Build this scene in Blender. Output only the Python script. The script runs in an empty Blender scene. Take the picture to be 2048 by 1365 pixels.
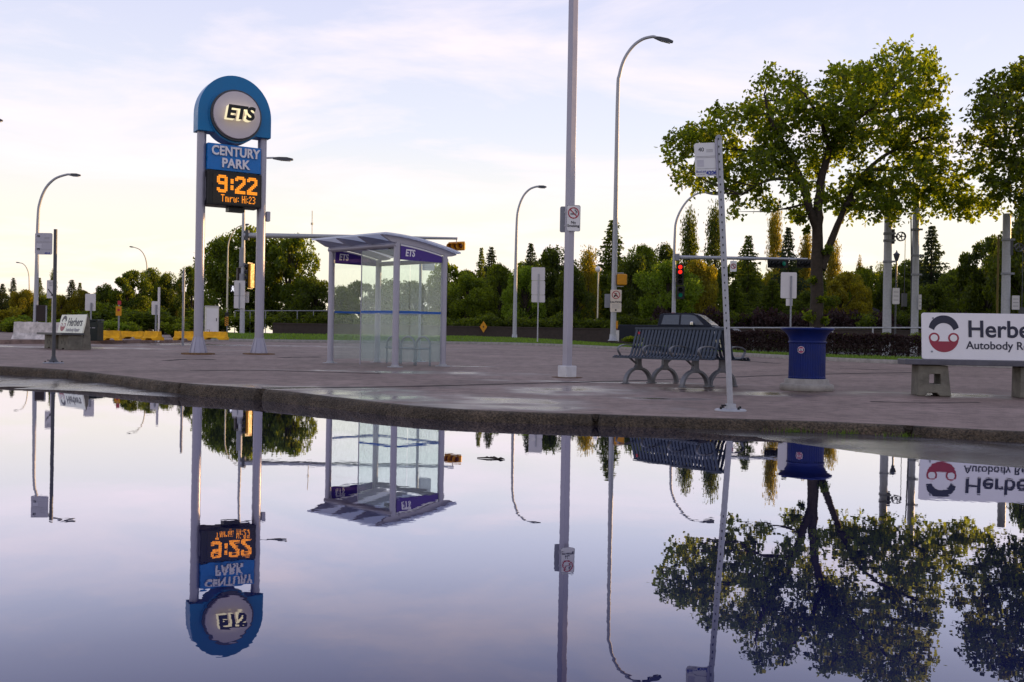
import bpy, math, random
import numpy as np
from mathutils import Matrix, Vector, noise as mnoise
S = bpy.context.scene
COL = S.collection
rad = math.radians
# ------------------------------------------------------------------ camera, sky, sun
F = 2000.0                       # focal length in pixels of the 2048 wide photograph
CAMH = 0.87
ROLL = rad(0.98)
cam_data = bpy.data.cameras.new('camera')
cam = bpy.data.objects.new('camera', cam_data)
COL.objects.link(cam)
cam_data.sensor_width = 36
cam_data.lens = 36 * F / 2048
cam_data.clip_start = 0.05
cam_data.clip_end = 6000
WV = Vector((0, 1, -5.5 / F)).normalized()
R0 = Vector((1, 0, 0)); U0 = R0.cross(WV)
RV = R0 * math.cos(ROLL) + U0 * math.sin(ROLL)
UV = U0 * math.cos(ROLL) - R0 * math.sin(ROLL)
CP = Vector((0, 0, CAMH))
m = Matrix((RV, UV, -WV)).transposed().to_4x4()
m.translation = CP
cam.matrix_world = m
S.camera = cam

SUN_AZ, SUN_EL = rad(60), rad(4.6)
world = bpy.data.worlds.new('World'); S.world = world
world.use_nodes = True
nt = world.node_tree; nt.nodes.clear()
def N(t, ty, **kw):
    n = t.nodes.new(ty)
    for k, v in kw.items():
        if k.startswith('i_'):
            n.inputs[k[2:].replace('_', ' ')].default_value = v
        else:
            setattr(n, k, v)
    return n
sky = N(nt, 'ShaderNodeTexSky', sky_type='NISHITA', sun_disc=False, sun_elevation=SUN_EL, sun_rotation=SUN_AZ,
        altitude=600, air_density=1.0, dust_density=2.2, ozone_density=2.5)
tc = N(nt, 'ShaderNodeTexCoord')
sep = N(nt, 'ShaderNodeSeparateXYZ')
nt.links.new(tc.outputs['Generated'], sep.inputs[0])
zz = N(nt, 'ShaderNodeMath', operation='MAXIMUM'); nt.links.new(sep.outputs['Z'], zz.inputs[0]); zz.inputs[1].default_value = 0.0
za = N(nt, 'ShaderNodeMath', operation='ADD'); nt.links.new(zz.outputs[0], za.inputs[0]); za.inputs[1].default_value = 0.12
dv = N(nt, 'ShaderNodeVectorMath', operation='DIVIDE')
cz = N(nt, 'ShaderNodeCombineXYZ')
for i in range(3): nt.links.new(za.outputs[0], cz.inputs[i])
nt.links.new(tc.outputs['Generated'], dv.inputs[0]); nt.links.new(cz.outputs[0], dv.inputs[1])
mp = N(nt, 'ShaderNodeMapping'); mp.inputs['Scale'].default_value = (0.75, 0.85, 0.3); mp.inputs['Location'].default_value = (3.1, 1.7, 0); mp.inputs['Rotation'].default_value = (0, 0, 0.25)
nt.links.new(dv.outputs[0], mp.inputs['Vector'])
cn = N(nt, 'ShaderNodeTexNoise'); cn.inputs['Scale'].default_value = 1.3; cn.inputs['Detail'].default_value = 9; cn.inputs['Roughness'].default_value = 0.58; cn.inputs['Distortion'].default_value = 0.5
nt.links.new(mp.outputs[0], cn.inputs['Vector'])
cr = N(nt, 'ShaderNodeValToRGB'); cr.color_ramp.elements[0].position = 0.47; cr.color_ramp.elements[1].position = 0.68
nt.links.new(cn.outputs['Fac'], cr.inputs[0])
cm = N(nt, 'ShaderNodeMath', operation='MULTIPLY'); nt.links.new(cr.outputs[0], cm.inputs[0]); cm.inputs[1].default_value = 0.8
hs = N(nt, 'ShaderNodeHueSaturation'); hs.inputs['Saturation'].default_value = 0.62; hs.inputs['Value'].default_value = 1.0
nt.links.new(sky.outputs[0], hs.inputs['Color'])
# a thin veil of high cloud tints the clear sky slightly lavender
veil = N(nt, 'ShaderNodeMix', data_type='RGBA'); veil.inputs['Factor'].default_value = 0.78
nt.links.new(hs.outputs[0], veil.inputs['A']); 
vr = N(nt, 'ShaderNodeValToRGB'); nt.links.new(zz.outputs[0], vr.inputs[0])
for i_, (p_, c_) in enumerate(((0.0, (1.0, 0.88, 0.66)), (0.09, (0.98, 0.91, 0.77)), (0.20, (0.76, 0.78, 0.88)), (0.34, (0.62, 0.64, 0.85)), (1.0, (0.17, 0.20, 0.31)))):
    e_ = vr.color_ramp.elements[i_] if i_ < 2 else vr.color_ramp.elements.new(p_)
    e_.position = p_; e_.color = (c_[0], c_[1], c_[2], 1)
vsc = N(nt, 'ShaderNodeVectorMath', operation='SCALE'); nt.links.new(vr.outputs[0], vsc.inputs[0]); vsc.inputs['Scale'].default_value = 10.6
nt.links.new(vsc.outputs[0], veil.inputs['B'])
mix = N(nt, 'ShaderNodeMix', data_type='RGBA')
nt.links.new(cm.outputs[0], mix.inputs['Factor']); nt.links.new(veil.outputs['Result'], mix.inputs['A']); mix.inputs['B'].default_value = (9.2, 8.0, 8.1, 1)
bg = N(nt, 'ShaderNodeBackground'); bg.inputs['Strength'].default_value = 0.11
nt.links.new(mix.outputs['Result'], bg.inputs['Color'])
wo = N(nt, 'ShaderNodeOutputWorld'); nt.links.new(bg.outputs[0], wo.inputs[0])

sd = bpy.data.lights.new('sun', 'SUN'); sd.energy = 5.0; sd.angle = rad(0.5); sd.color = (1.0, 0.62, 0.26)
sun = bpy.data.objects.new('sun', sd); COL.objects.link(sun)
SDIR = Vector((math.sin(SUN_AZ) * math.cos(SUN_EL), math.cos(SUN_AZ) * math.cos(SUN_EL), math.sin(SUN_EL)))
sun.rotation_euler = SDIR.to_track_quat('Z', 'Y').to_euler()
sun.location = SDIR * 60
vs = S.view_settings
vs.view_transform = 'Standard'; vs.look = 'None'; vs.exposure = 0.25; vs.gamma = 1
vs.use_curve_mapping = False
S.cycles.max_bounces = 10; S.cycles.transparent_max_bounces = 16
S.cycles.caustics_reflective = False; S.cycles.caustics_refractive = False

# ------------------------------------------------------------------ measuring helpers
PA, PB = 0.0129, -0.018          # pavement plane  z = PA*y + PB
def plane(y): return PA * y + PB
def ray(px, py): return RV * ((px - 1024) / F) + UV * ((682.5 - py) / F) + WV
def P(px, py, D):
    d = ray(px, py); return CP + d * (D / d.y)
def G(px, py):
    d = ray(px, py); t = (CAMH - PB) / (PA * d.y - d.z); return CP + d * t
def pm(D): return F / D
rng = np.random.default_rng(7)
random.seed(11)

# ------------------------------------------------------------------ materials
MC = {}
def rgb(c): return (c[0], c[1], c[2], 1)
def mat(name, col, rough=0.5, metal=0.0, var=0.12, scale=6.0, bump=0.0, bscale=60.0, spec=0.3, coat=0.0, rvar=0.1):
    if name in MC: return MC[name]
    ma = bpy.data.materials.new(name); ma.use_nodes = True
    t = ma.node_tree; b = t.nodes['Principled BSDF']
    b.inputs['Metallic'].default_value = metal
    b.inputs['Specular IOR Level'].default_value = spec
    b.inputs['Coat Weight'].default_value = coat
    tcn = N(t, 'ShaderNodeTexCoord')
    nz = N(t, 'ShaderNodeTexNoise'); nz.inputs['Scale'].default_value = scale; nz.inputs['Detail'].default_value = 6; nz.inputs['Roughness'].default_value = 0.62
    t.links.new(tcn.outputs['Object'], nz.inputs['Vector'])
    r = N(t, 'ShaderNodeValToRGB')
    r.color_ramp.elements[0].position = 0.3; r.color_ramp.elements[1].position = 0.7
    r.color_ramp.elements[0].color = rgb([max(0, c * (1 - var)) for c in col]); r.color_ramp.elements[1].color = rgb([min(1, c * (1 + var)) for c in col])
    t.links.new(nz.outputs['Fac'], r.inputs[0]); t.links.new(r.outputs[0], b.inputs['Base Color'])
    mr = N(t, 'ShaderNodeMapRange'); mr.inputs['From Min'].default_value = 0.3; mr.inputs['From Max'].default_value = 0.7
    mr.inputs['To Min'].default_value = max(0.02, rough - rvar); mr.inputs['To Max'].default_value = min(1, rough + rvar)
    t.links.new(nz.outputs['Fac'], mr.inputs['Value']); t.links.new(mr.outputs[0], b.inputs['Roughness'])
    if bump:
        n2 = N(t, 'ShaderNodeTexNoise'); n2.inputs['Scale'].default_value = bscale; n2.inputs['Detail'].default_value = 5
        t.links.new(tcn.outputs['Object'], n2.inputs['Vector'])
        bp = N(t, 'ShaderNodeBump'); bp.inputs['Strength'].default_value = bump; bp.inputs['Distance'].default_value = 0.01
        t.links.new(n2.outputs['Fac'], bp.inputs['Height']); t.links.new(bp.outputs[0], b.inputs['Normal'])
    MC[name] = ma; return ma
def emit(name, col, st):
    ma = bpy.data.materials.new(name); ma.use_nodes = True
    b = ma.node_tree.nodes['Principled BSDF']; b.inputs['Base Color'].default_value = rgb([c * 0.3 for c in col])
    b.inputs['Emission Color'].default_value = rgb(col); b.inputs['Emission Strength'].default_value = st
    return ma
def leafmat(name, col, trans, var=0.45):
    ma = bpy.data.materials.new(name); ma.use_nodes = True
    t = ma.node_tree; t.nodes.clear()
    o = N(t, 'ShaderNodeOutputMaterial')
    geo = N(t, 'ShaderNodeNewGeometry'); oi = N(t, 'ShaderNodeObjectInfo')
    ad = N(t, 'ShaderNodeMath', operation='MULTIPLY_ADD'); t.links.new(oi.outputs['Random'], ad.inputs[0]); ad.inputs[1].default_value = 0.5
    t.links.new(geo.outputs['Random Per Island'], ad.inputs[2])
    r = N(t, 'ShaderNodeValToRGB'); r.color_ramp.elements[0].color = rgb([c * (1 - var) for c in col]); r.color_ramp.elements[1].color = rgb([c * (1 + var) for c in col])
    r.color_ramp.elements[1].position = 1.0
    dvn = N(t, 'ShaderNodeMath', operation='DIVIDE'); t.links.new(ad.outputs[0], dvn.inputs[0]); dvn.inputs[1].default_value = 1.5
    t.links.new(dvn.outputs[0], r.inputs[0])
    d = N(t, 'ShaderNodeBsdfDiffuse'); t.links.new(r.outputs[0], d.inputs[0])
    tr = N(t, 'ShaderNodeBsdfTranslucent')
    tm = N(t, 'ShaderNodeMix', data_type='RGBA', blend_type='MULTIPLY'); tm.inputs['Factor'].default_value = 1
    t.links.new(r.outputs[0], tm.inputs['A']); tm.inputs['B'].default_value = (trans[0], trans[1], trans[2], 1)
    t.links.new(tm.outputs['Result'], tr.inputs[0])
    gl = N(t, 'ShaderNodeBsdfGlossy'); gl.inputs['Roughness'].default_value = 0.45; gl.inputs['Color'].default_value = (0.5, 0.5, 0.45, 1)
    a = N(t, 'ShaderNodeAddShader'); t.links.new(d.outputs[0], a.inputs[0]); t.links.new(tr.outputs[0], a.inputs[1])
    mx = N(t, 'ShaderNodeMixShader'); mx.inputs[0].default_value = 0.03
    t.links.new(a.outputs[0], mx.inputs[1]); t.links.new(gl.outputs[0], mx.inputs[2]); t.links.new(mx.outputs[0], o.inputs[0])
    return ma
L_ELM = leafmat('leaf elm', (0.019, 0.030, 0.004), (9.4, 7.2, 1.4), 0.66)
L_GRN = leafmat('leaf green', (0.027, 0.042, 0.006), (6.8, 5.2, 1.2), 0.6)
L_DRK = leafmat('leaf dark', (0.020, 0.031, 0.006), (6.0, 4.8, 1.0), 0.6)
L_LIM = leafmat('leaf lime', (0.060, 0.088, 0.009), (2.4, 2.3, 1.0))
L_YEL = leafmat('leaf yellow', (0.062, 0.062, 0.007), (4.0, 3.2, 0.9))
L_SPR = leafmat('needle', (0.014, 0.022, 0.012), (2.2, 2.0, 0.8), 0.5)
L_PUR = leafmat('leaf purple', (0.022, 0.014, 0.016), (1.6, 1.1, 0.9))
L_GRS = leafmat('grass blade', (0.065, 0.105, 0.018), (1.8, 1.8, 0.9))
M_BARK = mat('bark', (0.045, 0.035, 0.028), 0.9, var=0.4, scale=9, bump=0.8, bscale=18)
M_GALV = mat('galvanised', (0.42, 0.43, 0.47), 0.58, 0.35, var=0.14, scale=14)
M_GALVD = mat('dull galvanised', (0.28, 0.29, 0.33), 0.6, 0.3, var=0.15, scale=14)
M_DGREY = mat('dark grey paint', (0.075, 0.078, 0.09), 0.45, 0.1, var=0.15)
M_LAV = mat('silver grey paint', (0.36, 0.35, 0.43), 0.38, 0.25, var=0.07, scale=3)
M_WHITE = mat('white plate', (0.78, 0.77, 0.78), 0.45, var=0.04, scale=5)
M_ALU = mat('aluminium back', (0.62, 0.60, 0.62), 0.5, 0.2, var=0.06, scale=4)
M_BLUE = mat('sign blue', (0.001, 0.175, 0.43), 0.35, var=0.06, scale=2)
M_BLUEPANEL = mat('panel blue', (0.001, 0.175, 0.56), 0.3, var=0.06, scale=2)
M_PURP = mat('band purple', (0.055, 0.018, 0.24), 0.35, var=0.05)
M_BLACK = mat('black', (0.012, 0.012, 0.014), 0.4, var=0.2)
M_BLACKR = mat('rubber', (0.02, 0.02, 0.02), 0.8, var=0.2)
M_LETW = mat('letter white', (0.82, 0.79, 0.85), 0.4, var=0.03)
M_CREAM = emit('lit letter return', (1.0, 0.88, 0.56), 0.75)
M_RED = mat('sign red', (0.42, 0.025, 0.05), 0.4, var=0.06)
M_MAROON = mat('logo red', (0.30, 0.03, 0.06), 0.4, var=0.1)
M_NAVY = mat('logo navy', (0.022, 0.024, 0.05), 0.4, var=0.1)
M_TXT = mat('sign ink', (0.02, 0.02, 0.03), 0.5, var=0.1)
M_TXTB = mat('sign blue ink', (0.02, 0.04, 0.32), 0.5, var=0.1)
M_TXTG = mat('sign grey ink', (0.36, 0.35, 0.38), 0.5, var=0.1)
M_YEL = mat('signal yellow', (0.62, 0.27, 0.012), 0.42, var=0.1, scale=8)
M_BINB = mat('bin blue', (0.001, 0.012, 0.125), 0.5, var=0.15, scale=5)
M_CONC = mat('cast concrete', (0.30, 0.28, 0.26), 0.85, var=0.25, scale=7, bump=0.5, bscale=45)
M_CONCD = mat('weathered concrete', (0.17, 0.16, 0.135), 0.9, var=0.35, scale=6, bump=0.6, bscale=40)
M_CONCW = mat('whitewashed concrete', (0.62, 0.57, 0.55), 0.85, var=0.42, scale=5, bump=0.4, bscale=30)
M_YCONC = mat('yellow painted concrete', (0.80, 0.40, 0.012), 0.7, var=0.3, scale=4, bump=0.4, bscale=30)
M_BENCH = mat('bench paint', (0.040, 0.054, 0.084), 0.4, 0.2, var=0.2, scale=9)
M_LEG = mat('bench cast leg', (0.16, 0.165, 0.185), 0.45, 0.35, var=0.2, scale=9)
M_RUST = mat('rusty grout', (0.16, 0.09, 0.045), 0.9, var=0.4, scale=20, bump=0.6)
M_TRUCK = mat('truck paint', (0.010, 0.014, 0.028), 0.4, 0.0, var=0.1, spec=0.2, coat=0.0)
M_CHROME = mat('chrome', (0.7, 0.7, 0.72), 0.12, 1.0, var=0.04)
M_DGLASS = mat('car glass', (0.035, 0.055, 0.085), 0.1, 0.0, var=0.15, spec=0.9)
M_WALL = mat('brown wall', (0.055, 0.043, 0.038), 0.85, var=0.25, scale=5, bump=0.3)
M_BROWN = mat('dark brown board', (0.035, 0.024, 0.024), 0.6, var=0.15)
M_ROOFUND = leafmat('translucent roof sheet', (0.46, 0.48, 0.52), (1.0, 1.0, 1.0), 0.03)
M_SHROOF = M_ROOFUND
M_BLUTAPE = mat('blue band', (0.010, 0.10, 0.42), 0.4, var=0.1)
M_BRICK = mat('house wall', (0.20, 0.14, 0.12), 0.85, var=0.15)
M_SHING = mat('shingle', (0.10, 0.09, 0.10), 0.9, var=0.3, scale=12)
M_PIPE = mat('antenna pale', (0.66, 0.60, 0.45), 0.5)
AMBER = emit('amber led', (1.0, 0.30, 0.012), 1.05)
REDL = emit('red signal lens', (1.0, 0.02, 0.012), 1.6)
GREENL = emit('green signal lens', (0.0, 0.16, 0.11), 0.22)
M_LENS = mat('unlit lens', (0.10, 0.03, 0.02), 0.2)

def glassmat(name, tint, dirt, seed):
    ma = bpy.data.materials.new(name); ma.use_nodes = True
    t = ma.node_tree; t.nodes.clear(); o = N(t, 'ShaderNodeOutputMaterial')
    tp = N(t, 'ShaderNodeBsdfTransparent'); tp.inputs[0].default_value = rgb(tint)
    gl = N(t, 'ShaderNodeBsdfGlossy'); gl.inputs['Roughness'].default_value = 0.02; gl.inputs[0].default_value = (0.95, 1, 1, 1)
    lw = N(t, 'ShaderNodeLayerWeight'); lw.inputs['Blend'].default_value = 0.5
    pw = N(t, 'ShaderNodeMath', operation='POWER'); t.links.new(lw.outputs['Facing'], pw.inputs[0]); pw.inputs[1].default_value = 4.0
    fr = N(t, 'ShaderNodeMath', operation='MULTIPLY_ADD'); t.links.new(pw.outputs[0], fr.inputs[0]); fr.inputs[1].default_value = 0.7; fr.inputs[2].default_value = 0.03
    m1 = N(t, 'ShaderNodeMixShader'); t.links.new(fr.outputs[0], m1.inputs[0]); t.links.new(tp.outputs[0], m1.inputs[1]); t.links.new(gl.outputs[0], m1.inputs[2])
    df = N(t, 'ShaderNodeBsdfDiffuse'); df.inputs[0].default_value = (0.70, 0.82, 0.82, 1)
    tl = N(t, 'ShaderNodeBsdfTranslucent'); tl.inputs[0].default_value = (0.80, 0.86, 0.80, 1)
    ds = N(t, 'ShaderNodeMixShader'); ds.inputs[0].default_value = 0.45
    t.links.new(df.outputs[0], ds.inputs[1]); t.links.new(tl.outputs[0], ds.inputs[2])
    c = N(t, 'ShaderNodeTexCoord'); mpn = N(t, 'ShaderNodeMapping'); mpn.inputs['Location'].default_value = (seed, seed * 2, 0); mpn.inputs['Scale'].default_value = (1, 1, 0.45)
    t.links.new(c.outputs['Object'], mpn.inputs['Vector'])
    n1 = N(t, 'ShaderNodeTexNoise'); n1.inputs['Scale'].default_value = 3.2; n1.inputs['Detail'].default_value = 8; n1.inputs['Roughness'].default_value = 0.7; n1.inputs['Distortion'].default_value = 0.6
    t.links.new(mpn.outputs[0], n1.inputs['Vector'])
    n2 = N(t, 'ShaderNodeTexNoise'); n2.inputs['Scale'].default_value = 26; n2.inputs['Detail'].default_value = 4
    t.links.new(mpn.outputs[0], n2.inputs['Vector'])
    sp = N(t, 'ShaderNodeSeparateXYZ'); t.links.new(c.outputs['Object'], sp.inputs[0])
    mz = N(t, 'ShaderNodeMapRange'); mz.inputs['From Min'].default_value = 0.1; mz.inputs['From Max'].default_value = 2.1; mz.inputs['To Min'].default_value = 2.0; mz.inputs['To Max'].default_value = 0.35
    t.links.new(sp.outputs['Z'], mz.inputs['Value'])
    mu = N(t, 'ShaderNodeMath', operation='MULTIPLY'); t.links.new(n1.outputs['Fac'], mu.inputs[0]); t.links.new(n2.outputs['Fac'], mu.inputs[1])
    mu2 = N(t, 'ShaderNodeMath', operation='MULTIPLY'); t.links.new(mu.outputs[0], mu2.inputs[0]); t.links.new(mz.outputs[0], mu2.inputs[1])
    mr = N(t, 'ShaderNodeMapRange'); mr.inputs['From Min'].default_value = 0.10; mr.inputs['From Max'].default_value = 0.42; mr.inputs['To Min'].default_value = dirt * 0.25; mr.inputs['To Max'].default_value = dirt * 1.7
    t.links.new(mu2.outputs[0], mr.inputs['Value'])
    m2 = N(t, 'ShaderNodeMixShader'); t.links.new(mr.outputs[0], m2.inputs[0]); t.links.new(m1.outputs[0], m2.inputs[1]); t.links.new(ds.outputs[0], m2.inputs[2])
    t.links.new(m2.outputs[0], o.inputs[0]); return ma
M_GLASS = glassmat('dusty green glass', (0.95, 0.985, 0.975), 0.055, 1.3)
M_GLASS2 = glassmat('dustier green glass', (0.93, 0.975, 0.965), 0.10, 4.7)

# ------------------------------------------------------------------ mesh helpers
def arr_mesh(name, V, k, mats):
    V = np.ascontiguousarray(V, dtype=np.float32).reshape(-1, 3); n = len(V) // k
    me = bpy.data.meshes.new(name)
    me.vertices.add(n * k); me.vertices.foreach_set('co', V.ravel())
    me.loops.add(n * k); me.loops.foreach_set('vertex_index', np.arange(n * k, dtype=np.int32))
    me.polygons.add(n); me.polygons.foreach_set('loop_start', np.arange(0, n * k, k, dtype=np.int32)); me.polygons.foreach_set('loop_total', np.full(n, k, dtype=np.int32))
    me.update(calc_edges=True)
    for q in mats: me.materials.append(q)
    return me
def link(name, me, parent=None):
    o = bpy.data.objects.new(name, me); COL.objects.link(o)
    if parent: o.parent = parent
    return o
def tag(o, label=None, cat=None, group=None, kind=None):
    if label: o['label'] = label
    if cat: o['category'] = cat
    if group: o['group'] = group
    if kind: o['kind'] = kind
    return o
def thing(name, label, cat, loc=(0, 0, 0), rz=0.0, group=None):
    o = bpy.data.objects.new(name, None); COL.objects.link(o)
    o.empty_display_size = 0.2; o.location = loc; o.rotation_euler = (0, 0, rz)
    return tag(o, label, cat, group)
class MB:
    def __init__(s): s.v = []; s.f = []; s.m = []; s.s = []
    def add(s, vs, fs, mi=0, smooth=False, M=None):
        b = len(s.v)
        if M is not None: vs = [M @ Vector(v) for v in vs]
        s.v += [tuple(v) for v in vs]; s.f += [tuple(b + i for i in f) for f in fs]
        s.m += [mi] * len(fs); s.s += [smooth] * len(fs); return s
    def box(s, c, d, mi=0, M=None):
        x, y, z = d[0] / 2, d[1] / 2, d[2] / 2
        vs = [(c[0] + i * x, c[1] + j * y, c[2] + k * z) for i in (-1, 1) for j in (-1, 1) for k in (-1, 1)]
        return s.add(vs, [(0, 1, 3, 2), (4, 6, 7, 5), (0, 4, 5, 1), (2, 3, 7, 6), (0, 2, 6, 4), (1, 5, 7, 3)], mi, False, M)
    def tube(s, pts, rs, n=12, mi=0, cap=True, smooth=True):
        pts = [Vector(p) for p in pts]
        if not hasattr(rs, '__len__'): rs = [rs] * len(pts)
        vs = []; prev = None
        for i, p in enumerate(pts):
            t = (pts[min(i + 1, len(pts) - 1)] - pts[max(i - 1, 0)]).normalized()
            if prev is None:
                a = Vector((1, 0, 0)) if abs(t.x) < 0.8 else Vector((0, 1, 0))
                u = (a - t * a.dot(t)).normalized()
            else:
                u = (prev - t * prev.dot(t)).normalized()
            prev = u; w = t.cross(u)
            for k in range(n):
                an = 2 * math.pi * (k + 0.5) / n
                vs.append(p + (u * math.cos(an) + w * math.sin(an)) * rs[i])
        fs = [(i * n + k, i * n + (k + 1) % n, (i + 1) * n + (k + 1) % n, (i + 1) * n + k) for i in range(len(pts) - 1) for k in range(n)]
        s.add(vs, fs, mi, smooth)
        if cap:
            s.add(vs[:n], [tuple(range(n - 1, -1, -1))], mi); s.add(vs[-n:], [tuple(range(n))], mi)
        return s
    def lathe(s, prof, n=32, c=(0, 0, 0), mi=0, smooth=True, fn=None):
        vs = []
        for r, z in prof:
            for k in range(n):
                a = 2 * math.pi * k / n; rr = fn(r, z, k) if fn else r
                vs.append((c[0] + rr * math.cos(a), c[1] + rr * math.sin(a), c[2] + z))
        fs = [(i * n + k, i * n + (k + 1) % n, (i + 1) * n + (k + 1) % n, (i + 1) * n + k) for i in range(len(prof) - 1) for k in range(n)]
        s.add(vs, fs, mi, smooth)
        s.add(vs[:n], [tuple(range(n - 1, -1, -1))], mi); s.add(vs[-n:], [tuple(range(n))], mi); return s
    def prism(s, poly, y0, y1, mi=0, M=None):        # outline in local x,z (counter-clockwise seen from -y), extruded along y
        n = len(poly)
        vs = [(x, y0, z) for x, z in poly] + [(x, y1, z) for x, z in poly]
        fs = [tuple(range(n)), tuple(range(2 * n - 1, n - 1, -1))] + [(i, n + i, n + (i + 1) % n, (i + 1) % n) for i in range(n)]
        return s.add(vs, fs, mi, False, M)
    def ring(s, outer, inner, y0, y1, mi=0, M=None, closed=True):   # two outlines with equal counts
        n = len(outer)
        vs = [(x, y0, z) for x, z in outer] + [(x, y0, z) for x, z in inner] + [(x, y1, z) for x, z in outer] + [(x, y1, z) for x, z in inner]
        fs = []
        for i in range(n if closed else n - 1):
            j = (i + 1) % n
            fs += [(i, j, n + j, n + i), (2 * n + i, 3 * n + i, 3 * n + j, 2 * n + j), (i, 2 * n + i, 2 * n + j, j), (n + i, n + j, 3 * n + j, 3 * n + i)]
        if not closed:
            fs += [(0, n, 3 * n, 2 * n), (n - 1, 3 * n - 1, 4 * n - 1, 2 * n - 1)]
        return s.add(vs, fs, mi, False, M)
    def build(s, name, mats, parent=None, bevel=0.0, loc=None):
        me = bpy.data.meshes.new(name); me.from_pydata(s.v, [], s.f)
        if not isinstance(mats, (list, tuple)): mats = [mats]
        for q in mats: me.materials.append(q)
        me.polygons.foreach_set('material_index', s.m); me.polygons.foreach_set('use_smooth', s.s); me.update()
        o = link(name, me, parent)
        if loc is not None: o.location = loc
        if bevel:
            b = o.modifiers.new('bevel', 'BEVEL'); b.width = bevel; b.segments = 2; b.limit_method = 'ANGLE'; b.angle_limit = rad(40)
        return o
def rrect(w, h, r, cx=0, cz=0, n=4):
    out = []
    for (sx, sz, a0) in ((1, 1, 0), (-1, 1, 90), (-1, -1, 180), (1, -1, 270)):
        for k in range(n + 1):
            a = rad(a0 + 90 * k / n)
            out.append((cx + sx * (w / 2 - r) + r * math.cos(a), cz + sz * (h / 2 - r) + r * math.sin(a)))
    return out
def circ(r, cx=0, cz=0, n=32, a0=0, a1=360):
    full = abs(a1 - a0) >= 360
    return [(cx + r * math.cos(rad(a0 + (a1 - a0) * k / (n if full else n - 1))), cz + r * math.sin(rad(a0 + (a1 - a0) * k / (n if full else n - 1)))) for k in range(n)]
def text_mesh(body, size, extrude=0.002, shear=0.0, offset=0.0, align='CENTER', spacing=1.0, sx=1.0):
    cu = bpy.data.curves.new('t', 'FONT'); cu.body = body; cu.size = size; cu.extrude = extrude; cu.shear = shear; cu.offset = offset
    cu.align_x = align; cu.align_y = 'CENTER'; cu.space_character = spacing; cu.resolution_u = 4; cu.space_line = 0.95
    o = bpy.data.objects.new('t', cu); COL.objects.link(o)
    bpy.context.view_layer.update()
    me = bpy.data.meshes.new_from_object(o.evaluated_get(bpy.context.evaluated_depsgraph_get()))
    bpy.data.objects.remove(o); bpy.data.curves.remove(cu)
    me.transform(Matrix.Rotation(rad(90), 4, 'X') @ Matrix.Diagonal((sx, 1, 1, 1)))
    return me
def letters(body, size, ma, parent, loc, name='lettering', M=None, **kw):    # reads from local -y
    me = text_mesh(body, size, **kw)
    me.transform(Matrix.Translation(loc))
    if M is not None: me.transform(M)
    me.materials.clear(); me.materials.append(ma)
    me.polygons.foreach_set('material_index', [0] * len(me.polygons))
    return link(name, me, parent)
def catmull(pts, n=8):
    pts = [Vector(p) for p in pts]; out = []
    q = [pts[0] * 2 - pts[1]] + pts + [pts[-1] * 2 - pts[-2]]
    for i in range(1, len(q) - 2):
        for k in range(n):
            t = k / n; a, b, c, d = q[i - 1], q[i], q[i + 1], q[i + 2]
            out.append(0.5 * ((2 * b) + (c - a) * t + (2 * a - 5 * b + 4 * c - d) * t * t + (3 * b - a - 3 * c + d) * t ** 3))
    out.append(pts[-1]); return out

# ------------------------------------------------------------------ ground, road, water, pavement
def grid_mesh(name, rows, ma, kind='structure', attr=None, smooth=True):   # rows: list of equally long lists of points
    nr, nc = len(rows), len(rows[0])
    V = [tuple(p) for r in rows for p in r]
    fs = [(i * nc + j, i * nc + j + 1, (i + 1) * nc + j + 1, (i + 1) * nc + j) for i in range(nr - 1) for j in range(nc - 1)]
    me = bpy.data.meshes.new(name); me.from_pydata(V, [], fs); me.materials.append(ma)
    if smooth: me.polygons.foreach_set('use_smooth', [True] * len(fs))
    if attr is not None:
        a = me.attributes.new('wet', 'FLOAT', 'POINT'); a.data.foreach_set('value', attr)
    me.update(); o = link(name, me)
    if kind: o['kind'] = kind
    return o
def sstep(a, b, x):
    t = min(1, max(0, (x - a) / (b - a))); return t * t * (3 - 2 * t)

# earth sheet to the horizon (lies under the paving, rises beyond the far road)
M_EARTH = mat('rough grass earth', (0.040, 0.050, 0.018), 0.95, var=0.4, scale=0.6, bump=0.5, bscale=8)
prof = [(-3000, -0.25), (-60, -0.25), (47, -0.25), (58, 0.25), (59.5, 0.32), (62, 0.78), (75, 0.95), (130, 1.0), (3000, 1.0)]
xs = [-3000, -400, -150, -80, -40, -20, 0, 20, 40, 80, 150, 400, 3000]
grid_mesh('ground', [[(x, y, z) for x in xs] for y, z in prof], M_EARTH)

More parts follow.
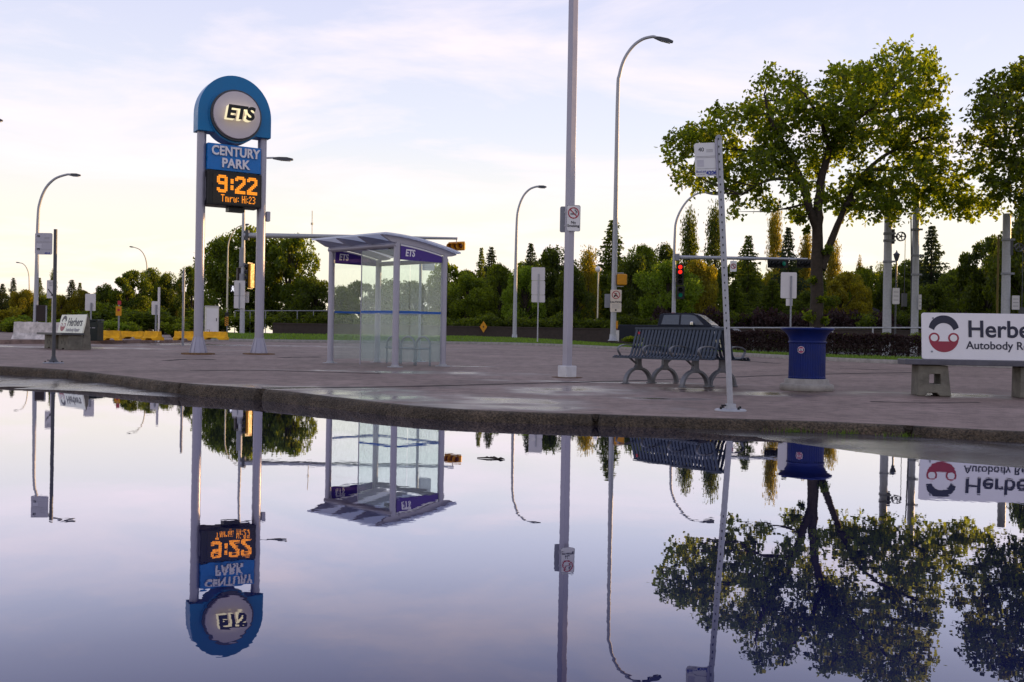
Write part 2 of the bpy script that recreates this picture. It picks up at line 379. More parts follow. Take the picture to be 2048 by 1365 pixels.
# near kerb: traced along its top outer edge, then continued out of view
KP = [(0, 733), (70, 736), (140, 741), (230, 751), (355, 767), (450, 773), (515, 777), (600, 787), (700, 799), (800, 812), (912, 820), (1006, 824), (1131, 828), (1240, 831), (1358, 835), (1477, 839), (1634, 844), (1753, 848), (1832, 853), (1950, 860), (2045, 865)]
kw = [G(*p) for p in KP]
kl = [(v.x, v.y) for v in kw]
kl = [(-60, 30), (-30, 25), (-16, 20.8)] + kl + [(kl[-1][0] + 2, kl[-1][1] - 0.35), (kl[-1][0] + 6, kl[-1][1] - 0.9), (20, 7), (60, 4)]
kl.sort()
KX = np.array([p[0] for p in kl]); KY = np.array([p[1] for p in kl])
def smooth_kerb(x):
    return float(np.mean([np.interp(x + d, KX, KY) for d in (-0.5, -0.25, 0, 0.25, 0.5)]))
KERB = smooth_kerb
def asphalt_mat():
    ma = bpy.data.materials.new('wet asphalt'); ma.use_nodes = True; t = ma.node_tree; b = t.nodes['Principled BSDF']
    c = N(t, 'ShaderNodeTexCoord')
    n1 = N(t, 'ShaderNodeTexNoise'); n1.inputs['Scale'].default_value = 1.1; n1.inputs['Detail'].default_value = 8
    n2 = N(t, 'ShaderNodeTexNoise'); n2.inputs['Scale'].default_value = 120; n2.inputs['Detail'].default_value = 3
    for n_ in (n1, n2): t.links.new(c.outputs['Object'], n_.inputs['Vector'])
    r = N(t, 'ShaderNodeValToRGB'); r.color_ramp.elements[0].color = (0.030, 0.027, 0.032, 1); r.color_ramp.elements[1].color = (0.075, 0.066, 0.075, 1)
    t.links.new(n2.outputs['Fac'], r.inputs[0]); t.links.new(r.outputs[0], b.inputs['Base Color'])
    mr = N(t, 'ShaderNodeMapRange'); mr.inputs['From Min'].default_value = 0.35; mr.inputs['From Max'].default_value = 0.65; mr.inputs['To Min'].default_value = 0.04; mr.inputs['To Max'].default_value = 0.34
    t.links.new(n1.outputs['Fac'], mr.inputs['Value']); t.links.new(mr.outputs[0], b.inputs['Roughness'])
    bp = N(t, 'ShaderNodeBump'); bp.inputs['Strength'].default_value = 0.25; bp.inputs['Distance'].default_value = 0.004
    t.links.new(n2.outputs['Fac'], bp.inputs['Height']); t.links.new(bp.outputs[0], b.inputs['Normal'])
    return ma
def road_z(x, y):
    n = mnoise.noise(Vector((x * 0.8, y * 1.1, 0.3))) * 0.011 + mnoise.noise(Vector((x * 3.5, y * 3.5, 4))) * 0.0022
    z = -0.028
    d = (x - 1.8) * 0.772 + (y - 8.45) * 0.634
    z += 0.033 * sstep(-0.15, 0.9, d)
    e = (y - 12.6) + 0.25 * (x + 5.5)
    z += (0.020 * sstep(0.0, 2.2, e) + 0.009 * max(0, min(e - 0.8, 6))) * sstep(-4.2, -6.0, x)
    z += 0.036 * sstep(1.2, 0.1, KERB(x) - y) * sstep(-3.3, -5.2, x)
    z += 0.05 * sstep(26, 34, abs(x)) + 0.05 * sstep(-8, -14, y)
    return z + n
xs = list(np.concatenate([np.arange(-46, -14, 1.0), np.arange(-14, 8, 0.16), np.arange(8, 46, 1.0)]))
ys = list(np.concatenate([np.arange(-30, 2, 2.0), np.arange(2, 5.5, 0.5), np.arange(5.5, 20, 0.14), np.arange(20, 30, 1.0)]))
grid_mesh('road', [[(x, y, road_z(x, y)) for x in xs] for y in ys], asphalt_mat())

def water_mat():
    ma = bpy.data.materials.new('puddle water'); ma.use_nodes = True; t = ma.node_tree; b = t.nodes['Principled BSDF']
    b.inputs['Base Color'].default_value = (0.030, 0.027, 0.050, 1); b.inputs['Roughness'].default_value = 0.0; b.inputs['IOR'].default_value = 1.33
    c = N(t, 'ShaderNodeTexCoord')
    n1 = N(t, 'ShaderNodeTexNoise'); n1.inputs['Scale'].default_value = 5.0; n1.inputs['Detail'].default_value = 3; n1.inputs['Roughness'].default_value = 0.55
    n2 = N(t, 'ShaderNodeTexNoise'); n2.inputs['Scale'].default_value = 0.8; n2.inputs['Detail'].default_value = 2
    for n_ in (n1, n2): t.links.new(c.outputs['Object'], n_.inputs['Vector'])
    bp = N(t, 'ShaderNodeBump'); bp.inputs['Strength'].default_value = 1.0; bp.inputs['Distance'].default_value = 0.00022
    bp2 = N(t, 'ShaderNodeBump'); bp2.inputs['Strength'].default_value = 1.0; bp2.inputs['Distance'].default_value = 0.00025
    t.links.new(n1.outputs['Fac'], bp.inputs['Height']); t.links.new(n2.outputs['Fac'], bp2.inputs['Height'])
    t.links.new(bp2.outputs[0], bp.inputs['Normal']); t.links.new(bp.outputs[0], b.inputs['Normal'])
    # murky shallow water: reflectance climbs quickly towards grazing angles
    b.inputs['Base Color'].default_value = (0.012, 0.014, 0.075, 1); b.inputs['Roughness'].default_value = 0.6; b.inputs['Specular IOR Level'].default_value = 0.0
    gl = N(t, 'ShaderNodeBsdfGlossy'); gl.inputs['Roughness'].default_value = 0.0; gl.inputs['Color'].default_value = (0.88, 0.88, 1.0, 1)
    t.links.new(bp.outputs[0], gl.inputs['Normal'])
    lw = N(t, 'ShaderNodeLayerWeight'); lw.inputs['Blend'].default_value = 0.5
    r = N(t, 'ShaderNodeValToRGB'); r.color_ramp.elements[0].position = 0.0; r.color_ramp.elements[0].color = (0.03, 0.03, 0.03, 1)
    r.color_ramp.elements[1].position = 1.0; r.color_ramp.elements[1].color = (1, 1, 1, 1)
    for p_, v_ in ((0.5, 0.06), (0.66, 0.17), (0.72, 0.33), (0.78, 0.58), (0.84, 0.80), (0.92, 0.94)):
        e_ = r.color_ramp.elements.new(p_); e_.color = (v_, v_, v_, 1)
    t.links.new(lw.outputs['Facing'], r.inputs[0])
    mx = N(t, 'ShaderNodeMixShader'); t.links.new(r.outputs[0], mx.inputs[0]); t.links.new(b.outputs[0], mx.inputs[1]); t.links.new(gl.outputs[0], mx.inputs[2])
    t.links.new(mx.outputs[0], t.nodes['Material Output'].inputs[0])
    return ma
wx = [-34, 34]; wy = [-14, 24]
grid_mesh('water', [[(x, y, 0) for x in wx] for y in wy], water_mat())

def kerb_mat():
    ma = bpy.data.materials.new('exposed aggregate kerb'); ma.use_nodes = True; t = ma.node_tree; b = t.nodes['Principled BSDF']
    c = N(t, 'ShaderNodeTexCoord'); b.inputs['Roughness'].default_value = 0.75
    vo = N(t, 'ShaderNodeTexVoronoi'); vo.inputs['Scale'].default_value = 55
    n1 = N(t, 'ShaderNodeTexNoise'); n1.inputs['Scale'].default_value = 2.2; n1.inputs['Detail'].default_value = 8
    n2 = N(t, 'ShaderNodeTexNoise'); n2.inputs['Scale'].default_value = 45; n2.inputs['Detail'].default_value = 5
    for n_ in (vo, n1, n2): t.links.new(c.outputs['Object'], n_.inputs['Vector'])
    r = N(t, 'ShaderNodeValToRGB'); r.color_ramp.elements[0].position = 0.28; r.color_ramp.elements[1].position = 0.75
    r.color_ramp.elements[0].color = (0.013, 0.010, 0.008, 1); r.color_ramp.elements[1].color = (0.21, 0.16, 0.115, 1)
    t.links.new(n2.outputs['Fac'], r.inputs[0])
    r2 = N(t, 'ShaderNodeValToRGB'); r2.color_ramp.elements[0].position = 0.3; r2.color_ramp.elements[1].position = 0.7
    r2.color_ramp.elements[0].color = (0.25, 0.23, 0.20, 1); r2.color_ramp.elements[1].color = (1, 0.95, 0.9, 1)
    t.links.new(n1.outputs['Fac'], r2.inputs[0])
    mx = N(t, 'ShaderNodeMix', data_type='RGBA', blend_type='MULTIPLY'); mx.inputs['Factor'].default_value = 1
    t.links.new(r.outputs[0], mx.inputs['A']); t.links.new(r2.outputs[0], mx.inputs['B']); t.links.new(mx.outputs['Result'], b.inputs['Base Color'])
    bp = N(t, 'ShaderNodeBump'); bp.inputs['Strength'].default_value = 0.9; bp.inputs['Distance'].default_value = 0.012
    t.links.new(vo.outputs['Distance'], bp.inputs['Height']); t.links.new(bp.outputs[0], b.inputs['Normal'])
    return ma
def concrete_mat(name, c0, c1, wet=True):
    ma = bpy.data.materials.new(name); ma.use_nodes = True; t = ma.node_tree; b = t.nodes['Principled BSDF']
    c = N(t, 'ShaderNodeTexCoord')
    n1 = N(t, 'ShaderNodeTexNoise'); n1.inputs['Scale'].default_value = 0.55; n1.inputs['Detail'].default_value = 9; n1.inputs['Roughness'].default_value = 0.65
    n2 = N(t, 'ShaderNodeTexNoise'); n2.inputs['Scale'].default_value = 70; n2.inputs['Detail'].default_value = 4
    for n_ in (n1, n2): t.links.new(c.outputs['Object'], n_.inputs['Vector'])
    r = N(t, 'ShaderNodeValToRGB'); r.color_ramp.elements[0].position = 0.32; r.color_ramp.elements[1].position = 0.68
    r.color_ramp.elements[0].color = rgb(c0); r.color_ramp.elements[1].color = rgb(c1)
    t.links.new(n1.outputs['Fac'], r.inputs[0])
    r2 = N(t, 'ShaderNodeValToRGB'); r2.color_ramp.elements[0].position = 0.3; r2.color_ramp.elements[1].position = 0.6
    r2.color_ramp.elements[0].color = (0.72, 0.72, 0.72, 1); r2.color_ramp.elements[1].color = (1.08, 1.08, 1.08, 1)
    t.links.new(n2.outputs['Fac'], r2.inputs[0])
    mx = N(t, 'ShaderNodeMix', data_type='RGBA', blend_type='MULTIPLY'); mx.inputs['Factor'].default_value = 1
    t.links.new(r.outputs[0], mx.inputs['A']); t.links.new(r2.outputs[0], mx.inputs['B'])
    n4 = N(t, 'ShaderNodeTexNoise'); n4.inputs['Scale'].default_value = 4.5; n4.inputs['Detail'].default_value = 6; n4.inputs['Roughness'].default_value = 0.7
    t.links.new(c.outputs['Object'], n4.inputs['Vector'])
    r4 = N(t, 'ShaderNodeValToRGB'); r4.color_ramp.elements[0].position = 0.34; r4.color_ramp.elements[1].position = 0.58
    r4.color_ramp.elements[0].color = (0.55, 0.53, 0.52, 1); r4.color_ramp.elements[1].color = (1.05, 1.05, 1.05, 1); t.links.new(n4.outputs['Fac'], r4.inputs[0])
    mx4 = N(t, 'ShaderNodeMix', data_type='RGBA', blend_type='MULTIPLY'); mx4.inputs['Factor'].default_value = 1
    t.links.new(mx.outputs['Result'], mx4.inputs['A']); t.links.new(r4.outputs[0], mx4.inputs['B']); mx = mx4
    at = N(t, 'ShaderNodeAttribute', attribute_name='wet')
    n3 = N(t, 'ShaderNodeTexNoise'); n3.inputs['Scale'].default_value = 1.3; n3.inputs['Detail'].default_value = 2
    t.links.new(c.outputs['Object'], n3.inputs['Vector'])
    ad = N(t, 'ShaderNodeMath', operation='ADD'); t.links.new(at.outputs['Fac'], ad.inputs[0]); t.links.new(n3.outputs['Fac'], ad.inputs[1])
    wr = N(t, 'ShaderNodeMapRange', interpolation_type='SMOOTHSTEP'); wr.inputs['From Min'].default_value = 0.70; wr.inputs['From Max'].default_value = 1.3
    t.links.new(ad.outputs[0], wr.inputs['Value'])
    dk = N(t, 'ShaderNodeMix', data_type='RGBA', blend_type='MULTIPLY'); t.links.new(wr.outputs[0], dk.inputs['Factor'])
    t.links.new(mx.outputs['Result'], dk.inputs['A']); dk.inputs['B'].default_value = (0.42, 0.40, 0.42, 1)
    t.links.new(dk.outputs['Result'], b.inputs['Base Color'])
    rr = N(t, 'ShaderNodeMapRange'); rr.inputs['To Min'].default_value = 0.72; rr.inputs['To Max'].default_value = 0.13
    t.links.new(wr.outputs[0], rr.inputs['Value']); t.links.new(rr.outputs[0], b.inputs['Roughness'])
    iv = N(t, 'ShaderNodeMapRange'); iv.inputs['To Min'].default_value = 0.35; iv.inputs['To Max'].default_value = 0.05
    t.links.new(wr.outputs[0], iv.inputs['Value'])
    bp = N(t, 'ShaderNodeBump'); bp.inputs['Distance'].default_value = 0.004; t.links.new(iv.outputs[0], bp.inputs['Strength'])
    t.links.new(n2.outputs['Fac'], bp.inputs['Height']); t.links.new(bp.outputs[0], b.inputs['Normal'])
    return ma
# far grass kerb
FK = [(340, 683), (470, 683.5), (560, 685), (760, 687), (900, 688.5), (1000, 690), (1100, 693), (1190, 697), (1340, 705), (1504, 714), (1650, 723), (1830, 730), (2019, 737), (2300, 749)]
fk = sorted((v.x, v.y) for v in [G(*p) for p in FK]); fk += [(22, 21.5), (60, 16)]
FX = np.array([p[0] for p in fk]); FY = np.array([p[1] for p in fk])
def far_kerb(x):
    if x < FX[0]: return 62.0
    return float(np.mean([np.interp(x + d, FX, FY) for d in (-0.8, -0.4, 0, 0.4, 0.8)]))
wet_spots = [((700, 790), 1.6, 0.55), ((790, 797), 1.3, 0.4), ((1010, 805), 1.1, 0.35), ((960, 812), 1.6, 0.25), ((1140, 781), 1.2, 0.55), ((1385, 780), 0.75, 0.3), ((1320, 797), 0.8, 0.16), ((1525, 787), 0.9, 0.3), ((1560, 790), 0.5, 0.25), ((620, 778), 1.2, 0.4), ((60, 694), 6, 0.5), ((420, 690), 8, 0.5), ((940, 733), 0.6, 0.1), ((420, 770), 1.5, 0.2), ((1230, 765), 2.2, 0.12), ((800, 745), 2.5, 0.3), ((1900, 790), 1.5, 0.4)]
wsp = [(G(*p), a, b) for p, a, b in wet_spots]
def wetness(x, y):
    w = 0
    for c, a, b in wsp:
        d = ((x - c.x) / a) ** 2 + ((y - c.y) / (b * 2.0)) ** 2
        w = max(w, 0.66 * math.exp(-d * 0.6))
    return w
def pav_z(x, y):
    return min(plane(y), 0.72) + mnoise.noise(Vector((x * 0.5, y * 0.5, 2))) * 0.004
xs = list(np.concatenate([np.arange(-62, -16, 1.5), np.arange(-16, 9, 0.11), np.arange(9, 62, 1.5)]))
ts = np.concatenate([np.linspace(0, 0.45, 110)[:-1], np.linspace(0.45, 1, 50)])
rows = []; wet = []
for t_ in ts:
    row = []
    for x in xs:
        y0 = smooth_kerb(x) + 0.068; y1 = far_kerb(x); y = y0 + (y1 - y0) * t_
        row.append((x, y, pav_z(x, y))); wet.append(wetness(x, y))
    rows.append(row)
M_PAVE = concrete_mat('plaza concrete', (0.176, 0.118, 0.102), (0.320, 0.225, 0.198))
grid_mesh('pavement', rows, M_PAVE, attr=wet)
# kerb body with broken joints
kxs = np.concatenate([np.arange(-40, -14, 0.4), np.arange(-14, 8, 0.028), np.arange(8, 40, 0.4)])
joint_x = [G(*p).x for p in ((140, 741), (357, 767), (521, 778), (1187, 826), (1814, 852))]
rows = [[] for _ in range(9)]
for x in kxs:
    y = smooth_kerb(x); s = Vector((0.25, smooth_kerb(x + 0.25) - y, 0)).normalized(); nrm = Vector((s.y, -s.x, 0))
    z = plane(y)
    jw = 0.0
    for q, jx in enumerate(joint_x):
        wd = 0.045 if q == 2 else 0.022
        if abs(x - jx) < wd: jw = 1.0
    for k, (o_, dz) in enumerate(((-0.075, 0.001), (-0.04, 0.0), (-0.012, -0.008), (0.004, -0.03), (0.012, -0.06), (0.016, -0.09), (0.022, -0.13), (0.03, -0.2), (0.03, -0.4))):
        j = 0.0
        if 2 <= k <= 7: j = mnoise.noise(Vector((x * 9, k * 2.1, 1))) * 0.016 + mnoise.noise(Vector((x * 26, k * 4.0, 7))) * 0.013
        p = Vector((x, y, 0)) + nrm * (o_ + j - jw * (0.10 if k > 1 else 0))
        rows[k].append((p.x, p.y, z + dz + (j * 0.4 if k in (2, 3) else 0) - jw * 0.07 * (k in (1, 2, 3))))
grid_mesh('kerb', rows[::-1], kerb_mat())
# joints and cracks in the plaza slabs: narrow dark strips
M_JOINT = mat('joint filler', (0.035, 0.030, 0.030), 0.9, var=0.3, scale=12)
def strip(pts, w, name, ma, lift=0.004):
    mb = MB()
    dense = catmull([(p[0], p[1], 0) for p in pts], 24)
    vs = []
    for i, p in enumerate(dense):
        a = dense[max(i - 1, 0)]; b = dense[min(i + 1, len(dense) - 1)]; t_ = (b - a).normalized(); n_ = Vector((-t_.y, t_.x, 0))
        ww = w * (0.55 + 0.9 * abs(mnoise.noise(Vector((p.x * 3, p.y * 3, w * 90)))))
        jig = n_ * mnoise.noise(Vector((p.x * 1.7, p.y * 1.7, 5))) * 0.02
        for sgn in (1, -1):
            q = p + jig + n_ * ww * sgn * 0.5
            vs.append((q.x, q.y, pav_z(q.x, q.y) + lift))
    mb.add(vs, [(2 * i, 2 * i + 1, 2 * i + 3, 2 * i + 2) for i in range(len(dense) - 1)])
    o = mb.build(name, ma); o['kind'] = 'structure'; return o
gp = lambda *q: [(G(*p).x, G(*p).y) for p in q]
strip(gp((523, 777), (650, 776), (800, 774), (1000, 769), (1190, 764), (1300, 761), (1440, 756), (1560, 751), (1700, 748), (1900, 744)), 0.15, 'pavement_joint', M_JOINT)
strip(gp((330, 722), (380, 719), (430, 720)), 0.22, 'pavement_crack', M_JOINT)
strip(gp((380, 742), (500, 741), (620, 744), (760, 748)), 0.16, 'pavement_crack', M_JOINT)
strip(gp((1100, 700), (1230, 704), (1400, 716), (1560, 728)), 0.2, 'pavement_crack', M_JOINT)
strip(gp((560, 716), (605, 715), (640, 715)), 0.3, 'pavement_crack', M_JOINT)
strip(gp((1680, 738), (1800, 741), (1900, 745)), 0.16, 'pavement_crack', M_JOINT)
strip(gp((1740, 804), (1850, 807), (1960, 806)), 0.07, 'pavement_crack', M_JOINT)
M_LINE = mat('worn road paint', (0.62, 0.60, 0.60), 0.6, var=0.2, scale=3)
strip(gp((-60, 693.5), (0, 693), (28, 692.8)), 0.35, 'road_marking', M_LINE, 0.006)
strip(gp((170, 691), (300, 691.5), (420, 691.8), (640, 692.5)), 0.30, 'road_marking', M_LINE, 0.006)
strip(gp((905, 733.5), (930, 733.8), (958, 734)), 0.05, 'road_marking', M_LINE, 0.006)

# verge between the bus road and the far road, with its kerb
def verge_z(x, yk, t):
    base = plane(yk) + 0.115
    return base + 0.20 * sstep(0, 5.5, t) * sstep(8, -2, x) - 0.55 * sstep(7.0, 10.0, t) * sstep(36, 40, yk) + mnoise.noise(Vector((x * 0.6, t * 0.9, 3))) * 0.035 * sstep(0, 1, t)
vx = np.concatenate([np.arange(FX[0], 16, 0.35), np.arange(16, 62, 1.5)])
vt = [0.16, 0.5, 1, 1.7, 2.5, 3.4, 4.4, 5.5, 6.6, 7.5, 8.5, 10, 13, 18, 24]
rows = []
for t_ in vt:
    rows.append([(x, far_kerb(x) + t_, verge_z(x, far_kerb(x), t_)) for x in vx])
M_GRASS = mat('mown grass', (0.060, 0.095, 0.017), 0.9, var=0.35, scale=2.0, bump=0.6, bscale=30)
grid_mesh('verge', rows, M_GRASS)
rows = [[] for _ in range(5)]
for x in vx:
    y = far_kerb(x); z = plane(y)
    jn = 1 if (abs((x * 0.41) % 1.0 - 0.5) < 0.02) else 0
    for k, (o_, dz) in enumerate(((0.18, 0.117), (0.03, 0.117), (0.0, 0.10), (-0.02, 0.02), (-0.025, -0.1))):
        rows[k].append((x, y + o_, z + dz - jn * 0.02 * (k < 3)))
o = grid_mesh('kerb', rows[::-1], M_CONC)
# grass blades on the visible slope: nobody could count them
n = 26000
gx = rng.uniform(-15, 14, n); gt = rng.uniform(0.15, 7.0, n); V = np.zeros((n, 3, 3))
for i in range(n):
    yk = far_kerb(gx[i]); y = yk + gt[i]; z = verge_z(gx[i], yk, gt[i]); h = rng.uniform(0.04, 0.11); w = 0.018; a = rng.uniform(0, math.pi); lx, ly = rng.normal(0, 0.03, 2)
    V[i] = [(gx[i] - w * math.cos(a), y - w * math.sin(a), z - 0.01), (gx[i] + w * math.cos(a), y + w * math.sin(a), z - 0.01), (gx[i] + lx, y + ly, z + h)]
tag(link('grass', arr_mesh('grass', V, 3, [L_GRS])), 'short mown green grass on the roadside verge', 'grass', kind='stuff')
# far road behind the verge, left traffic island
M_FARROAD = mat('dry asphalt', (0.055, 0.050, 0.052), 0.85, var=0.2, scale=2)
grid_mesh('far_road', [[(-13, 50, 0.36), (70, 50, 0.36)], [(-13, 58.5, 0.40), (70, 58.5, 0.40)]], M_FARROAD)
mb = MB(); isl = gp((-400, 689), (-100, 688.5), (100, 688), (250, 687.5), (345, 686.5))
isl = [(a, b) for a, b in isl]; back = [(isl[-1][0] - 0.2, isl[-1][1] + 4.5), (isl[0][0] - 3, isl[0][1] + 5)]
poly = isl + back
tz = [(x, y, plane(y) + 0.13) for x, y in poly]; bz = [(x, y, plane(y) - 0.1) for x, y in poly]
k = len(poly); mb.add(tz + bz, [tuple(range(k))] + [(i, k + i, k + (i + 1) % k, (i + 1) % k) for i in range(k)])
o = mb.build('traffic_island', M_PAVE); o['kind'] = 'structure'

# ================================================================== THINGS
RZ = lambda a: Matrix.Rotation(rad(a), 4, 'Z')
# ------------------------------------------------------------------ clock sign on two posts
c = G(458, 709)
t = thing('clock_sign', 'tall blue arched transit sign on two posts with amber digital clock', 'sign', c, rad(32))
zg = lambda py: P(470, py, c.y).z - c.z
PX = 0.80
for sx in (-1, 1):
    mb = MB(); mb.tube([(sx * PX, 0, 0.02), (sx * PX, 0, zg(262))], 0.118, 24)
    po = mb.build('post', M_LAV, t)
    mb = MB()
    for a in range(8):                      # tapering gusset fins round the foot
        M = Matrix.Translation((sx * PX, 0, 0)) @ RZ(a * 45)
        mb.prism([(0.10, 0.03), (0.235, 0.03), (0.235, 0.07), (0.125, 0.46), (0.10, 0.46)], -0.012, 0.012, 0, M)
    mb.lathe([(0.135, 0.02), (0.215, 0.02), (0.205, 0.09), (0.125, 0.44)], 8, (sx * PX, 0, 0), smooth=False)
    mb.build('post_foot', M_LAV, po)
    mb = MB(); mb.lathe([(0.43, -0.03), (0.42, 0.028), (0.36, 0.034), (0.2, 0.036)], 20, (sx * PX, 0, 0)); mb.build('base_plate', M_RUST, po)
W = 0.96; zb = zg(272); zs = zg(235)
out = [(-W, zb), (W, zb)] + [(W * math.cos(rad(a)), zs + (zg(156) - zs) * math.sin(rad(a))) for a in range(0, 181, 6)]
mb = MB(); mb.prism(out, -0.23, 0.23)
arch = mb.build('arch_panel', M_BLUE, t, bevel=0.012)
zc = zg(236); rc = 0.66
mb = MB(); mb.prism(circ(rc + 0.05, 0, zc, 56), -0.26, 0.26, 0); mb.prism(circ(rc - 0.02, 0, zc, 56), -0.30, 0.30, 1)
mb.ring(circ(rc + 0.005, 0, zc, 56), circ(rc - 0.045, 0, zc, 56), -0.33, -0.262, 2)
mb.build('disc_rim', [M_BLUE, M_BLACK, M_DGREY], t)
mb = MB(); mb.prism(circ(rc - 0.05, 0, zc, 56), -0.40, 0.40, 0); ds = mb.build('disc', mat('disc face', (0.60, 0.54, 0.60), 0.4, var=0.04, scale=2), t, bevel=0.01)
letters('ETS', 0.46, M_CREAM, ds, (0.0, -0.525, zc + 0.0), shear=0.16, offset=0.016, extrude=0.12, sx=1.0)
letters('ETS', 0.46, M_BLACK, ds, (0.0, -0.652, zc + 0.0), shear=0.16, offset=0.021, extrude=0.006, sx=1.0)
z0, z1 = zg(346), zg(294)
mb = MB(); mb.box((0, 0, (z0 + z1) / 2), (1.40, 0.44, z1 - z0)); np_ = mb.build('name_panel', M_BLUEPANEL, t, bevel=0.01)
letters('CENTURY', 0.33, M_LETW, np_, (0.02, -0.245, z0 + (z1 - z0) * 0.72), offset=0.010, extrude=0.022, sx=0.82, spacing=1.04)
letters('PARK', 0.33, M_LETW, np_, (0.02, -0.245, z0 + (z1 - z0) * 0.27), offset=0.010, extrude=0.022, sx=0.88, spacing=1.04)
z0, z1 = zg(416), zg(348)
mb = MB(); mb.box((0, 0, (z0 + z1) / 2), (1.41, 0.62, z1 - z0 - 0.02)); led = mb.build('clock_box', M_BLACK, t, bevel=0.015)
mb = MB(); mb.box((-0.712, -0.10, (z0 + z1) / 2 - 0.02), (0.012, 0.02, 0.6)); mb.build('box_trim', M_LAV, led)
mb = MB(); mb.box((0.1, 0, z0 - 0.06), (0.42, 0.3, 0.10)); mb.build('sensor_box', M_BLACK, led)
mb = MB(); mb.box((0.045, -0.316, (z0 + z1) / 2 - 0.02), (1.24, 0.012, 0.76)); mb.build('screen', mat('screen black', (0.012, 0.008, 0.008), 0.25), led)
BIG = {'9': '.XXXXX. XXXXXXX XX...XX XX...XX XXXXXXX .XXXXXX .....XX .....XX XX...XX XXXXXXX .XXXXX.', '2': '.XXXXX. XXXXXXX XX...XX .....XX ....XXX ...XXX. ..XXX.. .XXX... XXX.... XXXXXXX XXXXXXX', ':': '... ... .XX .XX .XX ... .XX .XX .XX ... ...'}
SML = {'T': 'XXXXX ..X.. ..X.. ..X.. ..X.. ..X.. ..X..', 'm': '..... ..... XX.X. X.X.X X.X.X X.X.X X.X.X', 'r': '.... .... X.XX XX.. X... X... X...', 'w': '..... ..... X...X X.X.X X.X.X X.X.X .X.X.', ':': '. . X . . X .', ' ': '.. .. .. .. .. .. ..', 'H': 'X..X X..X X..X XXXX X..X X..X X..X', 'i': 'X . X X X X X', '2': '.XX. X..X ...X ..X. .X.. X... XXXX', '3': 'XXX. ...X ...X .XX. ...X ...X XXX.'}
def dots(par, s, font, x0, z0, px_, pz_, gap):
    x = x0
    for ch in s:
        mb = MB()
        rows_ = font[ch].split(' ')
        for r_, row in enumerate(rows_):
            for q, v in enumerate(row):
                if v == 'X': mb.box((x + (q + 0.5) * px_, -0.3255, z0 - (r_ + 0.5) * pz_), (px_ * 0.86, 0.006, pz_ * 0.86))
        if mb.v: mb.build('led_digit', AMBER, par)
        x += (len(rows_[0]) + gap) * px_
    return x - gap * px_
mb = MB(); zt = z1 - 0.105
wd = sum(len(BIG[q].split(' ')[0]) for q in '9:22') + 3 * 1.0
pxl = 1.06 / wd
dots(led, '9:22', BIG, -0.48, zt, pxl, 0.455 / 11, 1.0)
w2 = sum(len(SML[q].split(' ')[0]) for q in 'Tmrw: Hi:23') + 10 * 1.3
dots(led, 'Tmrw: Hi:23', SML, -0.37, zt - 0.50, 0.90 / w2, 0.19 / 7, 1.3)
mb = MB(); mb.box((0.98, 0, zg(428)), (0.10, 0.16, 0.26)); mb.build('junction_box', M_LAV, t, bevel=0.01)

# ------------------------------------------------------------------ bus shelter
fp = G(790, 735)
t = thing('bus_shelter', 'glass bus shelter with curved roof and purple bands under its gables', 'shelter', fp, 0)
A = Vector((-0.711, 0.703, 0)); B = Vector((0.703, 0.711, 0))
LA, LB = 2.25, 1.28
tilt = PA
def sh(a, b, z): return A * a + B * b + Vector((0, 0, z + (A * a + B * b).y * tilt * 0.6))
def zroof(b):                                   # upper line of the gable beam, high over the opening
    u = max(0.0, (b + 0.4) / (LB + 0.8))
    return 2.650 - 0.02 * u - 0.27 * u * u
for (a, b) in ((0, 0), (LA, 0), (0, LB), (LA, LB)):
    h = zroof(b) - 0.13
    base = sh(a, b, 0)
    mb = MB(); mb.tube([base + Vector((0, 0, 0.015)), base + Vector((0, 0, h))], 0.066, 20)
    po = mb.build('post', M_LAV, t)
    mb = MB(); mb.lathe([(0.16, 0.0), (0.16, 0.016)], 20, base); mb.lathe([(0.085, 0.016), (0.085, 0.05)], 20, base); mb.build('base_plate', M_GALV, po)
mb = MB()
mb.tube([sh(-0.05, -0.02, 2.475), sh(LA + 0.05, -0.02, 2.475)], 0.058, 16)
mb.tube([sh(-0.05, LB + 0.02, 2.24), sh(LA + 0.05, LB + 0.02, 2.24)], 0.05, 16)
mb.build('eave_beam', M_LAV, t)
# roof sheet: curved, with thickness
nb = 16
bs = [-0.42 + (LB + 0.74) * k / nb for k in range(nb + 1)]
mb = MB(); vs = []
for a in (-0.16, LA + 0.16):
    for b in bs: vs.append(sh(a, b, zroof(b) + 0.045))
    for b in bs: vs.append(sh(a, b, zroof(b) + 0.012))
k = nb + 1; fs = []; mi = []
for i in range(nb):
    fs.append((i, i + 1, 2 * k + i + 1, 2 * k + i)); fs.append((k + i + 1, k + i, 3 * k + i, 3 * k + i + 1))
    fs.append((i + 1, i, k + i, k + i + 1)); fs.append((2 * k + i, 2 * k + i + 1, 3 * k + i + 1, 3 * k + i))
fs += [(0, 2 * k, 3 * k, k), (nb, k + nb, 3 * k + nb, 2 * k + nb)]
mb.add(vs, fs)
for i in range(len(mb.f)): mb.m[i] = 1 if i % 4 == 1 and i < 4 * nb else 0
roof = mb.build('roof', [M_SHROOF, M_ROOFUND], t)
